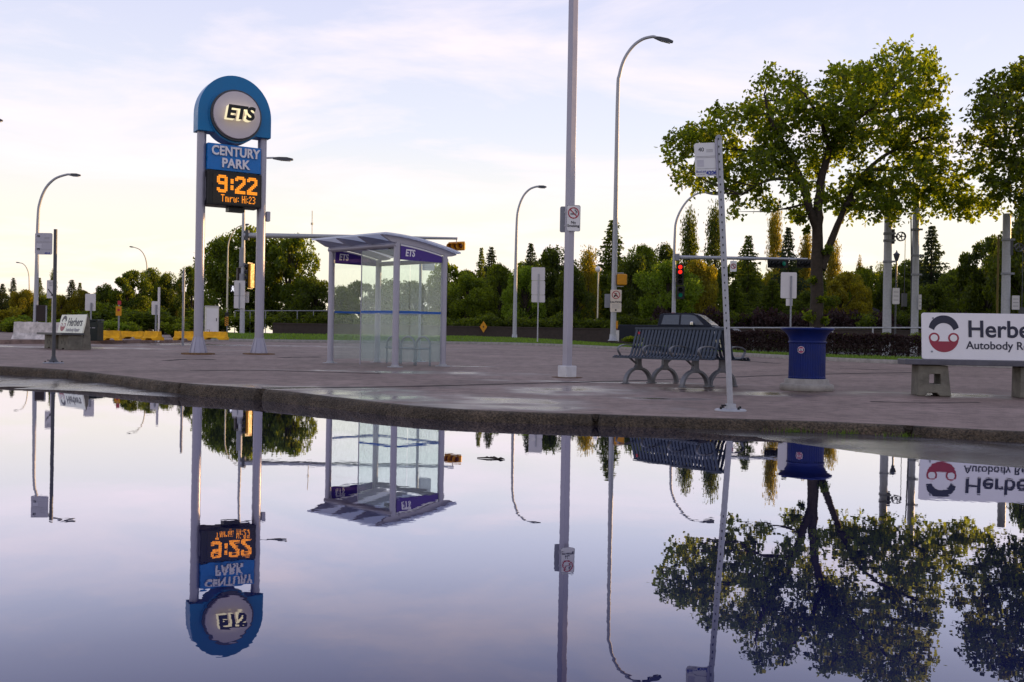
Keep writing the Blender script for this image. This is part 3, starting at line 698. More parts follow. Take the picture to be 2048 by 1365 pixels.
for a in (0.0, LA / 3, 2 * LA / 3, LA):         # arched ribs carrying the roof, tapering to a point past the beam
    mb = MB(); vs = []
    for sgn in (-0.022, 0.022):
        for b in bs:
            vs.append(sh(a + sgn, b, zroof(b) + 0.01))
        for b in bs:
            dep = 0.13 * min(1, (b + 0.44) / 0.30) * min(1, (LB + 0.36 - b) / 0.25)
            vs.append(sh(a + sgn, b, zroof(b) + 0.008 - dep))
    fs = []
    for i in range(nb):
        fs += [(i, i + 1, k + i + 1, k + i), (2 * k + i + 1, 2 * k + i, 3 * k + i, 3 * k + i + 1), (k + i, k + i + 1, 3 * k + i + 1, 3 * k + i)]
    fs += [(0, k, 3 * k, 2 * k), (nb, 2 * k + nb, 3 * k + nb, k + nb)]
    mb.add(vs, fs); mb.build('roof_rib', M_LAV, t)
mb = MB(); mb.tube([sh(LA * 0.5, LB * 0.62, zroof(LB * 0.62) - 0.01), sh(LA * 0.5, LB * 0.62, zroof(LB * 0.62) - 0.06)], 0.10, 20); mb.build('ceiling_light', M_DGREY, t)
# purple bands with white edging under both gables, their lettering
for a, side in ((0.0, 0), (LA, 1)):
    b0, b1, zl = 0.09, LB - 0.08, 2.185
    nn = 14; top = [(b0 + (b1 - b0) * i / nn) for i in range(nn + 1)]
    off = 0.026 if side == 0 else -0.026
    mb = MB(); vs = []
    for s_ in (a - 0.012, a + 0.012):
        vs += [sh(s_, b, zroof(b) - 0.165) for b in top] + [sh(s_, b, zl) for b in top]
    kk = nn + 1; fs = []
    for i in range(nn):
        fs += [(i, i + 1, kk + i + 1, kk + i), (2 * kk + i + 1, 2 * kk + i, 3 * kk + i, 3 * kk + i + 1), (kk + i, kk + i + 1, 3 * kk + i + 1, 3 * kk + i)]
    fs += [(0, kk, 3 * kk, 2 * kk), (nn, 2 * kk + nn, 3 * kk + nn, kk + nn)]
    mb.add(vs, fs); band = mb.build('purple_band', M_PURP, t)
    mb = MB(); vs = []
    for s_ in (a - 0.014, a + 0.014):
        vs += [sh(s_, b, zroof(b) - 0.136) for b in top] + [sh(s_, b, zroof(b) - 0.164) for b in top]
    mb.add(vs, fs); mb.build('edge_strip', M_WHITE, band)
    # lettering faces away from the shelter at a = 0 and into the opening at a = LA
    ang = math.degrees(math.atan2(B.y, B.x))
    pos = sh(a, 0.33 if side == 0 else 0.30, 2.325)
    pos = pos - A * 0.016
    letters('ETS', 0.195, M_LETW, band, (0, 0, 0), M=Matrix.Translation(pos) @ RZ(ang), shear=0.16, offset=0.006, extrude=0.002, sx=0.82)
def pane(p0, p1, z0, z1, ma, name='glass_pane'):
    (a0, b0), (a1, b1) = p0, p1
    d = (A * (a1 - a0) + B * (b1 - b0)).normalized(); nn_ = Vector((-d.y, d.x, 0)) * 0.005
    mb = MB(); q = []
    for s_ in (-1, 1):
        q += [sh(a0, b0, z0) + nn_ * s_, sh(a1, b1, z0) + nn_ * s_, sh(a1, b1, z1) + nn_ * s_, sh(a0, b0, z1) + nn_ * s_]
    mb.add(q, [(0, 1, 2, 3), (7, 6, 5, 4), (0, 4, 5, 1), (1, 5, 6, 2), (2, 6, 7, 3), (3, 7, 4, 0)])
    o = mb.build(name, ma, t)
    mb = MB(); q = []
    for s_ in (-1.35, 1.35):
        q += [sh(a0, b0, 1.10) + nn_ * s_, sh(a1, b1, 1.10) + nn_ * s_, sh(a1, b1, 1.145) + nn_ * s_, sh(a0, b0, 1.145) + nn_ * s_]
    mb.add(q, [(0, 1, 2, 3), (7, 6, 5, 4)]); mb.build('blue_stripe', M_BLUTAPE, o)
    return o
pane((0.09, 0.0), (1.17, 0.0), 0.10, 2.40, M_GLASS2)
pane((0.0, 0.09), (0.0, LB - 0.08), 0.10, 2.185, M_GLASS2)
pane((LA, 0.09), (LA, LB - 0.08), 0.10, 2.185, M_GLASS)
pane((0.08, LB), (LA * 0.5 - 0.02, LB), 0.10, 2.19, M_GLASS)
pane((LA * 0.5 + 0.02, LB), (LA - 0.08, LB), 0.10, 2.19, M_GLASS)
mb = MB(); e = sh(1.17, 0, 0); mb.tube([e + Vector((0, 0, 0.02)), e + Vector((0, 0, 2.34))], 0.012, 8); mb.build('glass_edge', M_LAV, t)
for i in range(3):                              # hooped leaning seat along the back
    a0 = 0.16 + i * 0.50; a1 = a0 + 0.46; mb = MB(); bb = LB - 0.22; am = (a0 + a1) / 2; r_ = (a1 - a0) / 2
    pts = [sh(a0, bb, 0.0), sh(a0, bb, 0.42)] + [sh(am - r_ * math.cos(rad(x)), bb, 0.42 + r_ * 0.85 * math.sin(rad(x))) for x in range(15, 166, 15)] + [sh(a1, bb, 0.42), sh(a1, bb, 0.0)]
    mb.tube(pts, 0.024, 10); mb.tube([sh(a0, bb - 0.03, 0.36), sh(a1, bb - 0.03, 0.36)], 0.024, 8); mb.build('seat_hoop', M_GALVD, t)

# ------------------------------------------------------------------ square no-smoking pole
b_ = G(1134, 755); D = b_.y
t = thing('lamp_post', 'square pale grey post with no smoking plates and boxed white foot', 'post', b_, rad(38))
zg = lambda py: P(1140, py, D).z - b_.z
mb = MB(); mb.box((0, 0, 4.6), (0.122, 0.122, 9.1)); pole = mb.build('pole', M_LAV, t, bevel=0.008)
mb = MB(); mb.box((0, 0, 0.10), (0.235, 0.235, 0.205)); mb.build('foot_cover', mat('white foot paint', (0.62, 0.62, 0.66), 0.5, var=0.12), t, bevel=0.012)
mb = MB(); mb.ring(rrect(0.5, 0.5, 0.2), rrect(0.1, 0.1, 0.04), -0.004, 0.0); mb.v = [(x, z, 0.004 + y) for x, y, z in mb.v]; mb.build('foot_grout', M_RUST, t)
mb = MB(); mb.tube([(0, 0, 9.15), (-0.35, 0.3, 9.3), (-1.2, 1.0, 9.4)], 0.04, 8); arm = mb.build('arm', M_LAV, t); mb = MB(); mb.box((-1.5, 1.25, 9.4), (0.6, 0.3, 0.12)); mb.build('lamp_head', M_DGREY, arm, bevel=0.03)
def no_smoking(par, cx, cz, y, M=None):
    mb = MB(); mb.prism(rrect(0.245, 0.455, 0.03, cx, cz), y - 0.004, y, 0, M); pl = mb.build('sign_plate', M_WHITE, par)
    mb = MB(); mb.ring(rrect(0.243, 0.453, 0.03, cx, cz), rrect(0.229, 0.437, 0.026, cx, cz), y - 0.0065, y - 0.0045, 1, M)
    rc_, zc_ = 0.098, cz + 0.09
    mb.ring(circ(rc_, cx, zc_, 40), circ(rc_ - 0.017, cx, zc_, 40), y - 0.010, y - 0.007, 0, M)
    Mr = Matrix.Translation((cx, 0, zc_)) @ Matrix.Rotation(rad(45), 4, 'Y'); Mr = (M @ Mr) if M is not None else Mr
    mb.box((0, y - 0.0095, 0), (0.17, 0.002, 0.016), 0, Mr)
    mb.box((cx - 0.012, y - 0.006, zc_ - 0.018), (0.085, 0.002, 0.017), 2, M); mb.box((cx + 0.042, y - 0.006, zc_ - 0.018), (0.018, 0.002, 0.017), 3, M)
    for q in range(2):
        pts = [Vector((cx + 0.035 + q * 0.014 + 0.014 * math.sin(k * 1.1), y - 0.006, zc_ + 0.0 + k * 0.012)) for k in range(6)]
        if M is not None: pts = [M @ p for p in pts]
        mb.tube(pts, 0.004, 5, 2)
    mb.build('no_smoking_symbol', [M_RED, M_GALVD, M_TXT, M_TXTG], pl)
    letters('No', 0.062, M_TXT, pl, (cx, y - 0.006, cz - 0.075), M=M, offset=0.0015, extrude=0.001)
    letters('Smoking', 0.062, M_TXT, pl, (cx, y - 0.006, cz - 0.133), M=M, offset=0.0015, extrude=0.001)
    return pl
M1 = Matrix.Rotation(rad(-30), 4, 'Z') @ Matrix.Translation((0.005, -0.098, 0))
no_smoking(t, 0.04, zg(438), 0.0, M1)
M2 = Matrix.Rotation(rad(-46), 4, 'Z') @ Matrix.Translation((-0.045, 0.095, 0))
mb = MB(); mb.prism(rrect(0.27, 0.455, 0.03, 0, zg(438)), 0, 0.004, 0, M2); mb.build('sign_plate', M_GALVD, t)
for y_ in (425, 452):
    mb = MB(); mb.box((0, 0, zg(y_)), (0.14, 0.14, 0.02)); mb.build('clamp', M_GALV, t)

# ------------------------------------------------------------------ bus stop poles
def flange(par, r=0.15, ma=M_GALV):
    mb = MB(); mb.lathe([(r, 0.0), (r, 0.012), (r * 0.9, 0.02), (0.05, 0.024)], 28); mb.lathe([(0.062, 0.02), (0.058, 0.075)], 20)
    fl = mb.build('base_flange', ma, par)
    for k in range(4):
        mb = MB(); mb.lathe([(0.014, 0.018), (0.014, 0.04), (0.006, 0.048)], 6, (r * 0.78 * math.cos(rad(25 + 90 * k)), r * 0.78 * math.sin(rad(25 + 90 * k)), 0), smooth=False); mb.build('bolt', M_BLACK, fl)
    mb = MB(); mb.tube([(-0.055, -0.02, 0.06), (-0.11, -0.03, 0.06)], 0.008, 6); mb.build('set_screw', M_BLACK, fl)
def stop_plate(par, x0, x1, z0, z1, lines, y=-0.045, ma=M_WHITE):
    cx, cz = (x0 + x1) / 2, (z0 + z1) / 2; w, h = x1 - x0, z1 - z0
    mb = MB(); mb.prism(rrect(w, h, 0.028, cx, cz), y, y + 0.006); pl = mb.build('stop_plate', ma, par)
    mb = MB()
    for zf in (0.60, 0.565, 0.235): mb.box((cx, y - 0.0015, z0 + h * zf), (w * 0.86, 0.001, 0.004))
    for k in range(3): mb.box((cx + w * 0.18, y - 0.0015, z0 + h * (0.80 - 0.035 * k)), (w * 0.3, 0.001, 0.004))
    mb.box((cx - w * 0.25, y - 0.0015, z0 + h * 0.40), (w * 0.3, 0.001, h * 0.2), 1)
    mb.build('printed_lines', [M_TXTG, mat('pale print', (0.62, 0.60, 0.66), 0.5)], pl)
    for body, sz, fx, fz, ma_, of in lines:
        letters(body, sz, ma_, pl, (x0 + w * fx, y - 0.0025, z0 + h * fz), offset=of, extrude=0.0008)
    return pl
b_ = G(1461, 822); D = b_.y
t = thing('bus_stop_pole', 'tall leaning galvanised bus stop pole at the kerb with white route 40 plate', 'pole', b_, rad(2))
topv = P(1437, 272, D) - b_; topv = Vector((topv.x, 0, topv.z))
lean = math.atan2(topv.x, topv.z); LM = Matrix.Rotation(lean, 4, 'Y'); Hh = topv.length
flange(t, 0.17)
mb = MB(); mb.tube([LM @ Vector((0, 0, 0.02)), LM @ Vector((0, 0, Hh - 0.04))], 0.032, 16)
pole = mb.build('pole', M_GALV, t)
mb = MB(); mb.tube([LM @ Vector((0, 0, Hh - 0.045)), LM @ Vector((0, 0, Hh - 0.01)), LM @ Vector((0, 0, Hh + 0.008))], [0.035, 0.035, 0.012], 16); mb.build('cap', M_GALVD, pole)
mb = MB()
for k in range(26): mb.box((-0.012, -0.0325, 0.9 + k * 0.082), (0.012, 0.004, 0.02), 0, LM)
mb.build('hole_row', M_BLACK, pole)
zp = lambda py: (P(1412, py, D).z - b_.z)
sub = stop_plate(t, -0.275, -0.032, Hh - 0.44, Hh - 0.075, [('40', 0.062, 0.30, 0.80, M_TXT, 0.0), ('BusLink', 0.036, 0.27, 0.15, M_TXTB, 0.0), ('for bus info', 0.018, 0.27, 0.075, M_TXTG, 0), ('4206', 0.058, 0.72, 0.10, M_TXTB, 0.002)], y=-0.014)
for o_ in [sub] + list(sub.children):
    o_.data.transform(LM)
mb = MB(); mb.box((-0.038, -0.02, Hh - 0.25), (0.02, 0.012, 0.42), 0, LM); mb.build('plate_bracket', M_LAV, t)

b_ = G(107, 727); D = b_.y
t = thing('bus_stop_pole', 'dark grey bus stop pole at far left with lavender white plate', 'pole', b_, 0)
H2 = P(112, 459, D).z - b_.z
flange(t, 0.19, M_GALVD)
mb = MB(); mb.lathe([(0.10, 0.02), (0.05, 0.09), (0.04, 0.14)], 16); mb.tube([(0, 0, 0.02), (0, 0, H2)], 0.034, 14); mb.build('pole', M_DGREY, t)
sc_ = F / D
stop_plate(t, -0.375, -0.04, (P(95, 510, D).z - b_.z), (P(95, 467, D).z - b_.z), [('43', 0.06, 0.2, 0.85, M_TXT, 0.002), ('70', 0.06, 0.2, 0.24, M_TXT, 0.002), ('4314', 0.05, 0.72, 0.06, M_TXTB, 0.002)], ma=mat('grey plate', (0.50, 0.48, 0.54), 0.5, var=0.05))

b_ = G(838, 724); D = b_.y
t = thing('bus_stop_pole', 'slim bus stop pole standing behind the glass of the shelter', 'pole', b_, 0)
mb = MB(); mb.tube([(0, 0, 0.02), (0, 0, P(842, 515, D).z - b_.z)], 0.032, 12); mb.build('pole', M_GALV, t)
flange(t, 0.17)
stop_plate(t, 0.04, 0.33, P(850, 533, D).z - b_.z - 0.1, P(850, 514, D).z - b_.z, [], ma=M_ALU)

# ------------------------------------------------------------------ double bench
c = G(1358, 771)
t = thing('double_bench', 'dark grey back to back metal slat bench with arched legs', 'bench', c, rad(-54.4))
LB_ = 1.86
def slatpath(side):
    pts = [(-0.545, 0.405), (-0.55, 0.43), (-0.53, 0.448), (-0.42, 0.44), (-0.28, 0.425), (-0.215, 0.44), (-0.19, 0.475), (-0.155, 0.58), (-0.115, 0.72), (-0.07, 0.865), (-0.055, 0.875)]
    return [(y * side, z) for y, z in pts]
for side in (1, -1):
    pth = slatpath(side)
    seat = MB(); back = MB(); ns = 25
    def sl(mb, x, w, q):
        vs = []
        for y, z in q: vs += [(x - w / 2, y, z), (x + w / 2, y, z)]
        for i, (y, z) in enumerate(q):
            a = q[max(i - 1, 0)]; b = q[min(i + 1, len(q) - 1)]; d = Vector((b[0] - a[0], b[1] - a[1])).normalized(); ny, nz = d.y * 0.012 * side, -d.x * 0.012 * side
            vs += [(x - w / 2, y + ny * side, z + nz * side), (x + w / 2, y + ny * side, z + nz * side)]
        k = len(q); fs = []
        for i in range(k - 1):
            a = 2 * i; b = 2 * k + 2 * i
            fs += [(a, a + 1, a + 3, a + 2), (b, b + 2, b + 3, b + 1), (a, a + 2, b + 2, b), (a + 1, b + 1, b + 3, a + 3)]
        fs += [(0, 2 * k, 2 * k + 1, 1), (2 * k - 2, 2 * k - 1, 4 * k - 1, 4 * k - 2)]
        mb.add(vs, fs)
    for k in range(ns):
        x = -LB_ / 2 + 0.03 + (LB_ - 0.06) * k / (ns - 1)
        sl(seat, x, 0.046, pth[:6]); sl(back, x, 0.046, pth[5:])
    for y, z in (pth[1], pth[5]): seat.box((0, y, z - 0.014), (LB_, 0.035, 0.022))
    for i in (7, 9): back.box((0, pth[i][0] + 0.018 * side, pth[i][1]), (LB_, 0.012, 0.04))
    back.box((0, pth[-1][0], pth[-1][1] + 0.008), (LB_ + 0.02, 0.05, 0.035))
    seat.build('seat', M_BENCH, t); bk = back.build('backrest', M_BENCH, t)
    if side == 1:
        mb = MB(); mb.box((-LB_ / 2 + 0.10, pth[9][0] - 0.02, pth[9][1] - 0.06), (0.045, 0.008, 0.05), 0, None); mb.build('red_sticker', M_RED, bk)
    for k in range(4):
        x = -LB_ / 2 + 0.05 + (LB_ - 0.10) * k / 3
        pts = [(x, side * -0.44, 0.44), (x, side * -0.485, 0.50), (x, side * -0.50, 0.545), (x, side * -0.45, 0.585), (x, side * -0.36, 0.605), (x, side * -0.26, 0.605), (x, side * -0.17, 0.585)]
        mb = MB(); cp_ = catmull(pts, 4)
        vs = []
        for p in cp_: vs += [(p.x - 0.022, p.y, p.z), (p.x + 0.022, p.y, p.z), (p.x + 0.022, p.y, p.z + 0.016), (p.x - 0.022, p.y, p.z + 0.016)]
        fs = [(4 * i + q, 4 * i + (q + 1) % 4, 4 * i + 4 + (q + 1) % 4, 4 * i + 4 + q) for i in range(len(cp_) - 1) for q in range(4)]
        mb.add(vs, fs); mb.build('armrest', M_LEG, t)
    for x in (-0.62, 0.62):
        cy = side * -0.292; mb = MB(); Mx = Matrix.Translation((x, 0, 0)) @ RZ(90)
        mb.ring([(cy + (p_ - cy) * 1.0, 0.02 + (z_ - 0.02) * 0.86) for p_, z_ in circ(0.288, cy, 0.02, 22, 0, 180)], [(p_, 0.02 + (z_ - 0.02) * 0.86) for p_, z_ in circ(0.243, cy, 0.02, 22, 0, 180)], -0.04, 0.04, 0, Mx, closed=False)
        mb.prism([(cy - 0.05, 0.245), (cy + 0.05, 0.245), (cy + 0.045, 0.42), (cy - 0.045, 0.42)], -0.035, 0.035, 0, Mx)
        mb.prism([(cy - 0.11, 0.215), (cy + 0.11, 0.215), (cy + 0.04, 0.31), (cy - 0.04, 0.31)], -0.033, 0.033, 0, Mx)
        mb.prism([(cy - 0.03, 0.30), (cy, 0.30), (cy - side * 0.17, 0.415), (cy - side * 0.21, 0.415)][::1], -0.02, 0.02, 0, Mx)
        for e in (-0.26, 0.26): mb.box((x, cy + e, 0.012), (0.10, 0.085, 0.02))
        mb.build('leg', M_LEG, t, bevel=0.006)

# ------------------------------------------------------------------ blue litter bin
c = G(1611, 784)
c = Vector((P(1613, 784, c.y + 0.36).x, c.y + 0.36, c.z + 0.36 * PA))
t = thing('litter_bin', 'royal blue fluted litter bin with flared rim on round concrete base', 'bin', c, rad(-14))
mb = MB(); mb.lathe([(0.375, 0.0), (0.39, 0.03), (0.385, 0.085), (0.36, 0.10), (0.325, 0.105), (0.318, 0.16), (0.30, 0.175), (0.1, 0.176)], 40); mb.build('concrete_base', M_CONC, t)
fl = lambda r, z, k: r * (1 + 0.012 * (1 if k % 3 else -1.3))
mb = MB(); mb.lathe([(0.262, 0.176), (0.268, 0.19), (0.262, 0.205), (0.258, 0.70), (0.262, 0.715)], 132, smooth=False, fn=fl)
mb.lathe([(0.272, 0.70), (0.280, 0.712), (0.272, 0.73)], 60)
body = mb.build('body', M_BINB, t)
mb = MB(); mb.lathe([(0.262, 0.726), (0.268, 0.775), (0.290, 0.82), (0.325, 0.862), (0.37, 0.892), (0.382, 0.90), (0.384, 0.918), (0.365, 0.925), (0.30, 0.915), (0.22, 0.90), (0.20, 0.80)], 60); mb.build('flared_rim', M_BINB, t)
mb = MB(); Mb = RZ(-21) @ Matrix.Translation((0, -0.268, 0.60)); mb.prism(circ(0.052, 0, 0, 30), -0.006, 0, 0, Mb); mb.prism(circ(0.047, 0, 0, 30), -0.0075, -0.006, 1, Mb)
st = mb.build('round_sticker', [M_LETW, mat('sticker red', (0.33, 0.06, 0.14), 0.4)], body)
mb = MB(); mb.box((0, -0.0078, 0), (0.096, 0.001, 0.030), 0, Mb); mb.build('sticker_bar', mat('sticker navy', (0.05, 0.03, 0.12), 0.4), st)
letters('ETS', 0.042, M_LETW, st, (0, -0.010, 0), M=Mb, shear=0.15, offset=0.001, extrude=0.0008)

# ------------------------------------------------------------------ advertising benches
def ad_logo(par, s, cx, cz, y, faded=False):
    r = s
    mb = MB()
    mb.ring(circ(r, cx, cz + 0.18 * r, 30, 8, 172), circ(r * 0.66, cx, cz - 0.02 * r, 30, 14, 166), y - 0.003, y - 0.001, 0, None, closed=False)
    zl = cz - 0.62 * r
    low = [(cx - r * 0.98, zl + 0.22 * r)] + [(cx + r * 0.98 * math.cos(rad(a)), zl + 0.2 * r + r * 0.98 * math.sin(rad(a))) for a in range(180, 361, 8)] + [(cx + r * 0.5, zl - 0.02 * r), (cx - r * 0.5, zl - 0.02 * r)]
    mb.prism(low, y - 0.003, y - 0.001, 1)
    for sg in (-1, 1):
        mb.prism(circ(r * 0.36, cx + sg * r * 0.64, zl + 0.22 * r, 24), y - 0.0045, y - 0.0032, 1)
        mb.prism(circ(r * 0.24, cx + sg * r * 0.64, zl + 0.22 * r, 24), y - 0.006, y - 0.0047, 2)
    mb.build('logo', [M_NAVY, M_MAROON, M_WHITE], par)
def support(par, x, hole, w=0.40, d=0.36):
    mb = MB(); hw = w / 2
    o4 = [(-hw - 0.005, 0), (-0.10, 0), (-0.06, 0.045), (0.06, 0.045), (0.10, 0), (hw + 0.05, 0), (hw, 0.43), (-hw + 0.0, 0.43)]
    if hole == 1:
        cxm = 0.03; q = 0.075
        iz = [(cxm - q, 0.17), (cxm - q, 0.17), (cxm - q * 0.5, 0.17), (cxm + q * 0.5, 0.17), (cxm + q, 0.17), (cxm + q, 0.17), (cxm + q, 0.31), (cxm - q, 0.31)]
        mb.ring([(a + x, b) for a, b in o4], [(a + x, b) for a, b in iz], -d / 2, d / 2)
    else:
        mb.prism([(a + x, b) for a, b in o4], -d / 2, d / 2)
        for hx, hz in ((-0.11, 0.20), (0.02, 0.27), (0.12, 0.17)):
            mb.prism(circ(0.052, x + hx, hz, 18), -d / 2 - 0.004, -d / 2 - 0.001, 1)
    mb.build('support', [M_CONCD, M_BLACK], par, bevel=0.012)
cR = G(1858, 793); aR = -8
t = thing('advert_bench', 'concrete bench with white car repair advertising back at right edge', 'bench', cR + Vector((0.89, 0.12, 0.0)), rad(aR))
t['label'] = 'large near bench with white advertising back, cut off by the right edge'
support(t, -0.80, 1); support(t, 0.56, 1)
mb = MB(); mb.box((-0.02, -0.02, 0.475), (2.34, 0.46, 0.075)); mb.build('seat', mat('bench seat board', (0.10, 0.10, 0.125), 0.5, var=0.25, scale=8), t, bevel=0.008)
Mp = Matrix.Translation((0.17, 0.10, 0.50)) @ Matrix.Rotation(rad(-6), 4, 'X')
mb = MB(); mb.prism(rrect(2.10, 0.665, 0.03, 0, 0.345), -0.02, 0.02); pn = mb.build('advert_panel', mat('advert white', (0.80, 0.78, 0.82), 0.4, var=0.03), t, bevel=0.004)
ad_logo(pn, 0.205, -0.755, 0.40, -0.02)
letters('Herbers', 0.335, M_NAVY, pn, (-0.44, -0.024, 0.44), align='LEFT', offset=0.006, extrude=0.0015, sx=0.98)
letters('Autobody Repair', 0.158, M_NAVY, pn, (-0.455, -0.024, 0.215), align='LEFT', offset=0.002, extrude=0.0015, sx=0.98)
for x, z in ((-0.90, 0.60), (-0.92, 0.12), (0.9, 0.6), (0.9, 0.12)):
    mb = MB(); mb.prism(circ(0.014, x, z, 12), -0.028, -0.02); mb.build('bolt', M_GALVD, pn)
pn.matrix_local = Mp
cL = G(123, 699); aL = -45
t = thing('advert_bench', 'small far concrete bench with pale advert back beside dark green box', 'bench', cL + Vector((0, 0.35, 0)), rad(aL))
support(t, -0.52, 3, 0.66, 0.62); support(t, 0.52, 3, 0.66, 0.62)
mb = MB(); mb.box((0, -0.20, 0.435), (1.85, 0.62, 0.06)); mb.build('seat', M_DGREY, t, bevel=0.006)
mb = MB(); mb.prism(rrect(1.80, 0.60, 0.02, 0, 0.30), -0.02, 0.02); pn = mb.build('advert_panel', mat('advert cream', (0.84, 0.86, 0.74), 0.4, var=0.05), t)
ad_logo(pn, 0.18, -0.60, 0.36, -0.02)
letters('Herbers', 0.34, M_NAVY, pn, (-0.30, -0.024, 0.37), align='LEFT', offset=0.004, extrude=0.0015, sx=0.92)
letters('Autobody Repair', 0.15, M_TXTG, pn, (-0.30, -0.024, 0.15), align='LEFT', offset=0.003, extrude=0.0015, sx=0.92)
pn.matrix_local = Matrix.Translation((0, 0.06, 0.40)) @ Matrix.Rotation(rad(-14), 4, 'X')
mb = MB(); mb.prism([(0.06, 0.0), (0.30, 0.0), (0.26, 0.86), (0.2, 1.02)], 0.86, 0.90, 0, RZ(0)); mb.v = [(y, x, z) for x, y, z in mb.v]; mb.build('back_brace', M_CONCD, t)

# ------------------------------------------------------------------ street lamps (poles curve over at the top)
def lamp_parts(t, o, D, path, r0, r1, head, ma=M_GALV, curve_from=1):
    pts = [P(x, y, D) - o for x, y in path]
    pts = [Vector((p.x, 0, p.z)) for p in pts]
    st = pts[:curve_from]; cv = catmull(pts[curve_from:], 5) if len(pts) - curve_from > 1 else pts[curve_from:]
    full = st + cv; n = len(full)
    L = [0]
    for i in range(1, n): L.append(L[-1] + (full[i] - full[i - 1]).length)
    mb = MB(); mb.tube(full, [r0 + (r1 - r0) * min(1, l / L[-1]) for l in L], 12); po = mb.build('pole', ma, t)
    mb = MB(); mb.lathe([(r0 * 1.7, 0.0), (r0 * 1.7, 0.03), (r0 * 1.25, 0.05), (r0 * 1.15, 0.3)], 12, tuple(full[0])); mb.build('pole_base', ma, po)
    if head:
        a = P(head[0], head[1], D) - o; b = P(head[2], head[3], D) - o; a.y = b.y = 0
        d = (b - a); l = d.length; w = max(0.11, l * 0.22); u = d.normalized(); up = Vector((-u.z, 0, u.x))
        if up.z < 0: up = -up
        mb = MB(); vs = []
        for f, ww, hh in ((0, 0.4, 0.5), (0.3, 0.8, 0.9), (0.7, 1, 1), (1, 0.75, 0.45)):
            c_ = a + d * f
            for sy, su in ((-1, -0.5), (1, -0.5), (0.8, 0.5), (-0.8, 0.5)): vs.append(c_ + Vector((0, sy * w * ww * 0.5, 0)) + up * su * 0.17 * hh * (l / 0.8) ** 0.5)
        fs = [(4 * i + q, 4 * i + (q + 1) % 4, 4 * i + 4 + (q + 1) % 4, 4 * i + 4 + q) for i in range(3) for q in range(4)] + [(3, 2, 1, 0), (12, 13, 14, 15)]
        mb.add(vs, fs); hd = mb.build('lamp_head', M_DGREY, t)
        mb = MB(); cc = a + d * 0.62 - up * 0.085 * (l / 0.8) ** 0.5; mb.box((0, 0, 0), (l * 0.5, w * 0.7, 0.02), 0, Matrix.Translation(cc) @ Matrix.Rotation(-math.atan2(u.z, u.x), 4, 'Y')); mb.build('lens', M_WHITE, hd)
    return po
def lamp(label, D, path, r0, r1, head, **kw):
    o = P(path[0][0], path[0][1], D)
    t = thing('street_lamp', label, 'street lamp', o, 0, 'curved street lamps along the roads')
    lamp_parts(t, o, D, path, r0, r1, head, **kw); return t
lamp('tall galvanised street lamp arching right at the far left of the photo', 52, [(70, 690), (73, 560), (76, 440), (80, 405), (92, 376), (110, 358), (132, 350), (142, 349.5)], 0.13, 0.055, (136, 349.5, 161, 351))
lamp('pale thin street lamp arching left above the dark round trees', 105, [(296, 655), (294.5, 560), (293.5, 530), (289, 512), (280, 500), (268, 495), (264, 494)], 0.11, 0.04, (268, 495, 259, 493.5), ma=M_PIPE)
lamp('faint distant street lamp arching left, smallest at the left edge', 130, [(58, 660), (58.5, 575), (57.5, 550), (53, 536), (46, 528), (38, 526)], 0.10, 0.05, (40, 526, 32, 525), ma=M_PIPE)
lamp('thin street lamp arching right between the clock sign posts', 76, [(453, 688), (455, 560), (456, 500), (459, 480), (466, 465), (475, 455), (484, 451)], 0.085, 0.035, (484, 451, 498, 449), ma=M_PIPE)
lamp('slender street lamp arching right beside the square post', 54, [(1029, 680), (1031, 560), (1033.5, 450), (1037, 418), (1046, 394), (1058, 380), (1070, 374.5), (1078, 373.5)], 0.12, 0.05, (1072, 373.5, 1093, 374.5))
t6 = lamp('tallest street lamp, carrying yellow pedestrian signal and caution plate', 45, [(1226, 682), (1231, 440), (1235.5, 190), (1239, 150), (1249, 118), (1266, 93), (1285, 79), (1304, 74), (1312, 75)], 0.135, 0.065, (1308, 75, 1346, 84.5))
lamp('street lamp beyond the left edge with only its head showing', 34, [(-44, 690), (-42, 330), (-38, 280), (-28, 252), (-14, 241), (-8, 240)], 0.12, 0.055, (-10, 240, 5, 241.5))
# fittings on the tall lamp
o6 = Vector(t6.location); D = 45; L6 = lambda px, py: Vector(((P(px, py, D) - o6).x, 0, (P(px, py, D) - o6).z))
a = L6(1243.5, 560)
mb = MB(); mb.box((a.x, 0, a.z), (0.44, 0.40, 0.50)); ps = mb.build('pedestrian_signal', M_YEL, t6, bevel=0.05)
mb = MB(); mb.box((a.x - 0.16, 0, a.z + 0.30), (0.50, 0.05, 0.035)); mb.box((a.x - 0.16, 0, a.z - 0.30), (0.50, 0.05, 0.035)); mb.build('bracket', M_GALV, ps)
a = L6(1231, 602.5)
mb = MB(); mb.prism(rrect(0.50, 1.0, 0.04, a.x, a.z), -0.17, -0.155); pl = mb.build('caution_plate', mat('caution plate', (0.74, 0.66, 0.58), 0.5, var=0.04), t6)
mb = MB(); zc_ = a.z + 0.27; mb.ring(circ(0.185, a.x, zc_, 30), circ(0.155, a.x, zc_, 30), -0.178, -0.172, 0)
mb.box((0, -0.177, 0), (0.33, 0.003, 0.028), 0, Matrix.Translation((a.x, 0, zc_)) @ Matrix.Rotation(rad(45), 4, 'Y'))
mb.box((a.x - 0.01, -0.1735, zc_ - 0.03), (0.15, 0.003, 0.05), 1); mb.prism(circ(0.035, a.x - 0.06, zc_ - 0.07, 12), -0.175, -0.172, 1); mb.prism(circ(0.035, a.x + 0.06, zc_ - 0.07, 12), -0.175, -0.172, 1); mb.prism(circ(0.03, a.x + 0.0, zc_ + 0.06, 12), -0.175, -0.172, 1)
mb.box((a.x, -0.1735, zc_ + 0.02), (0.045, 0.003, 0.10), 1)
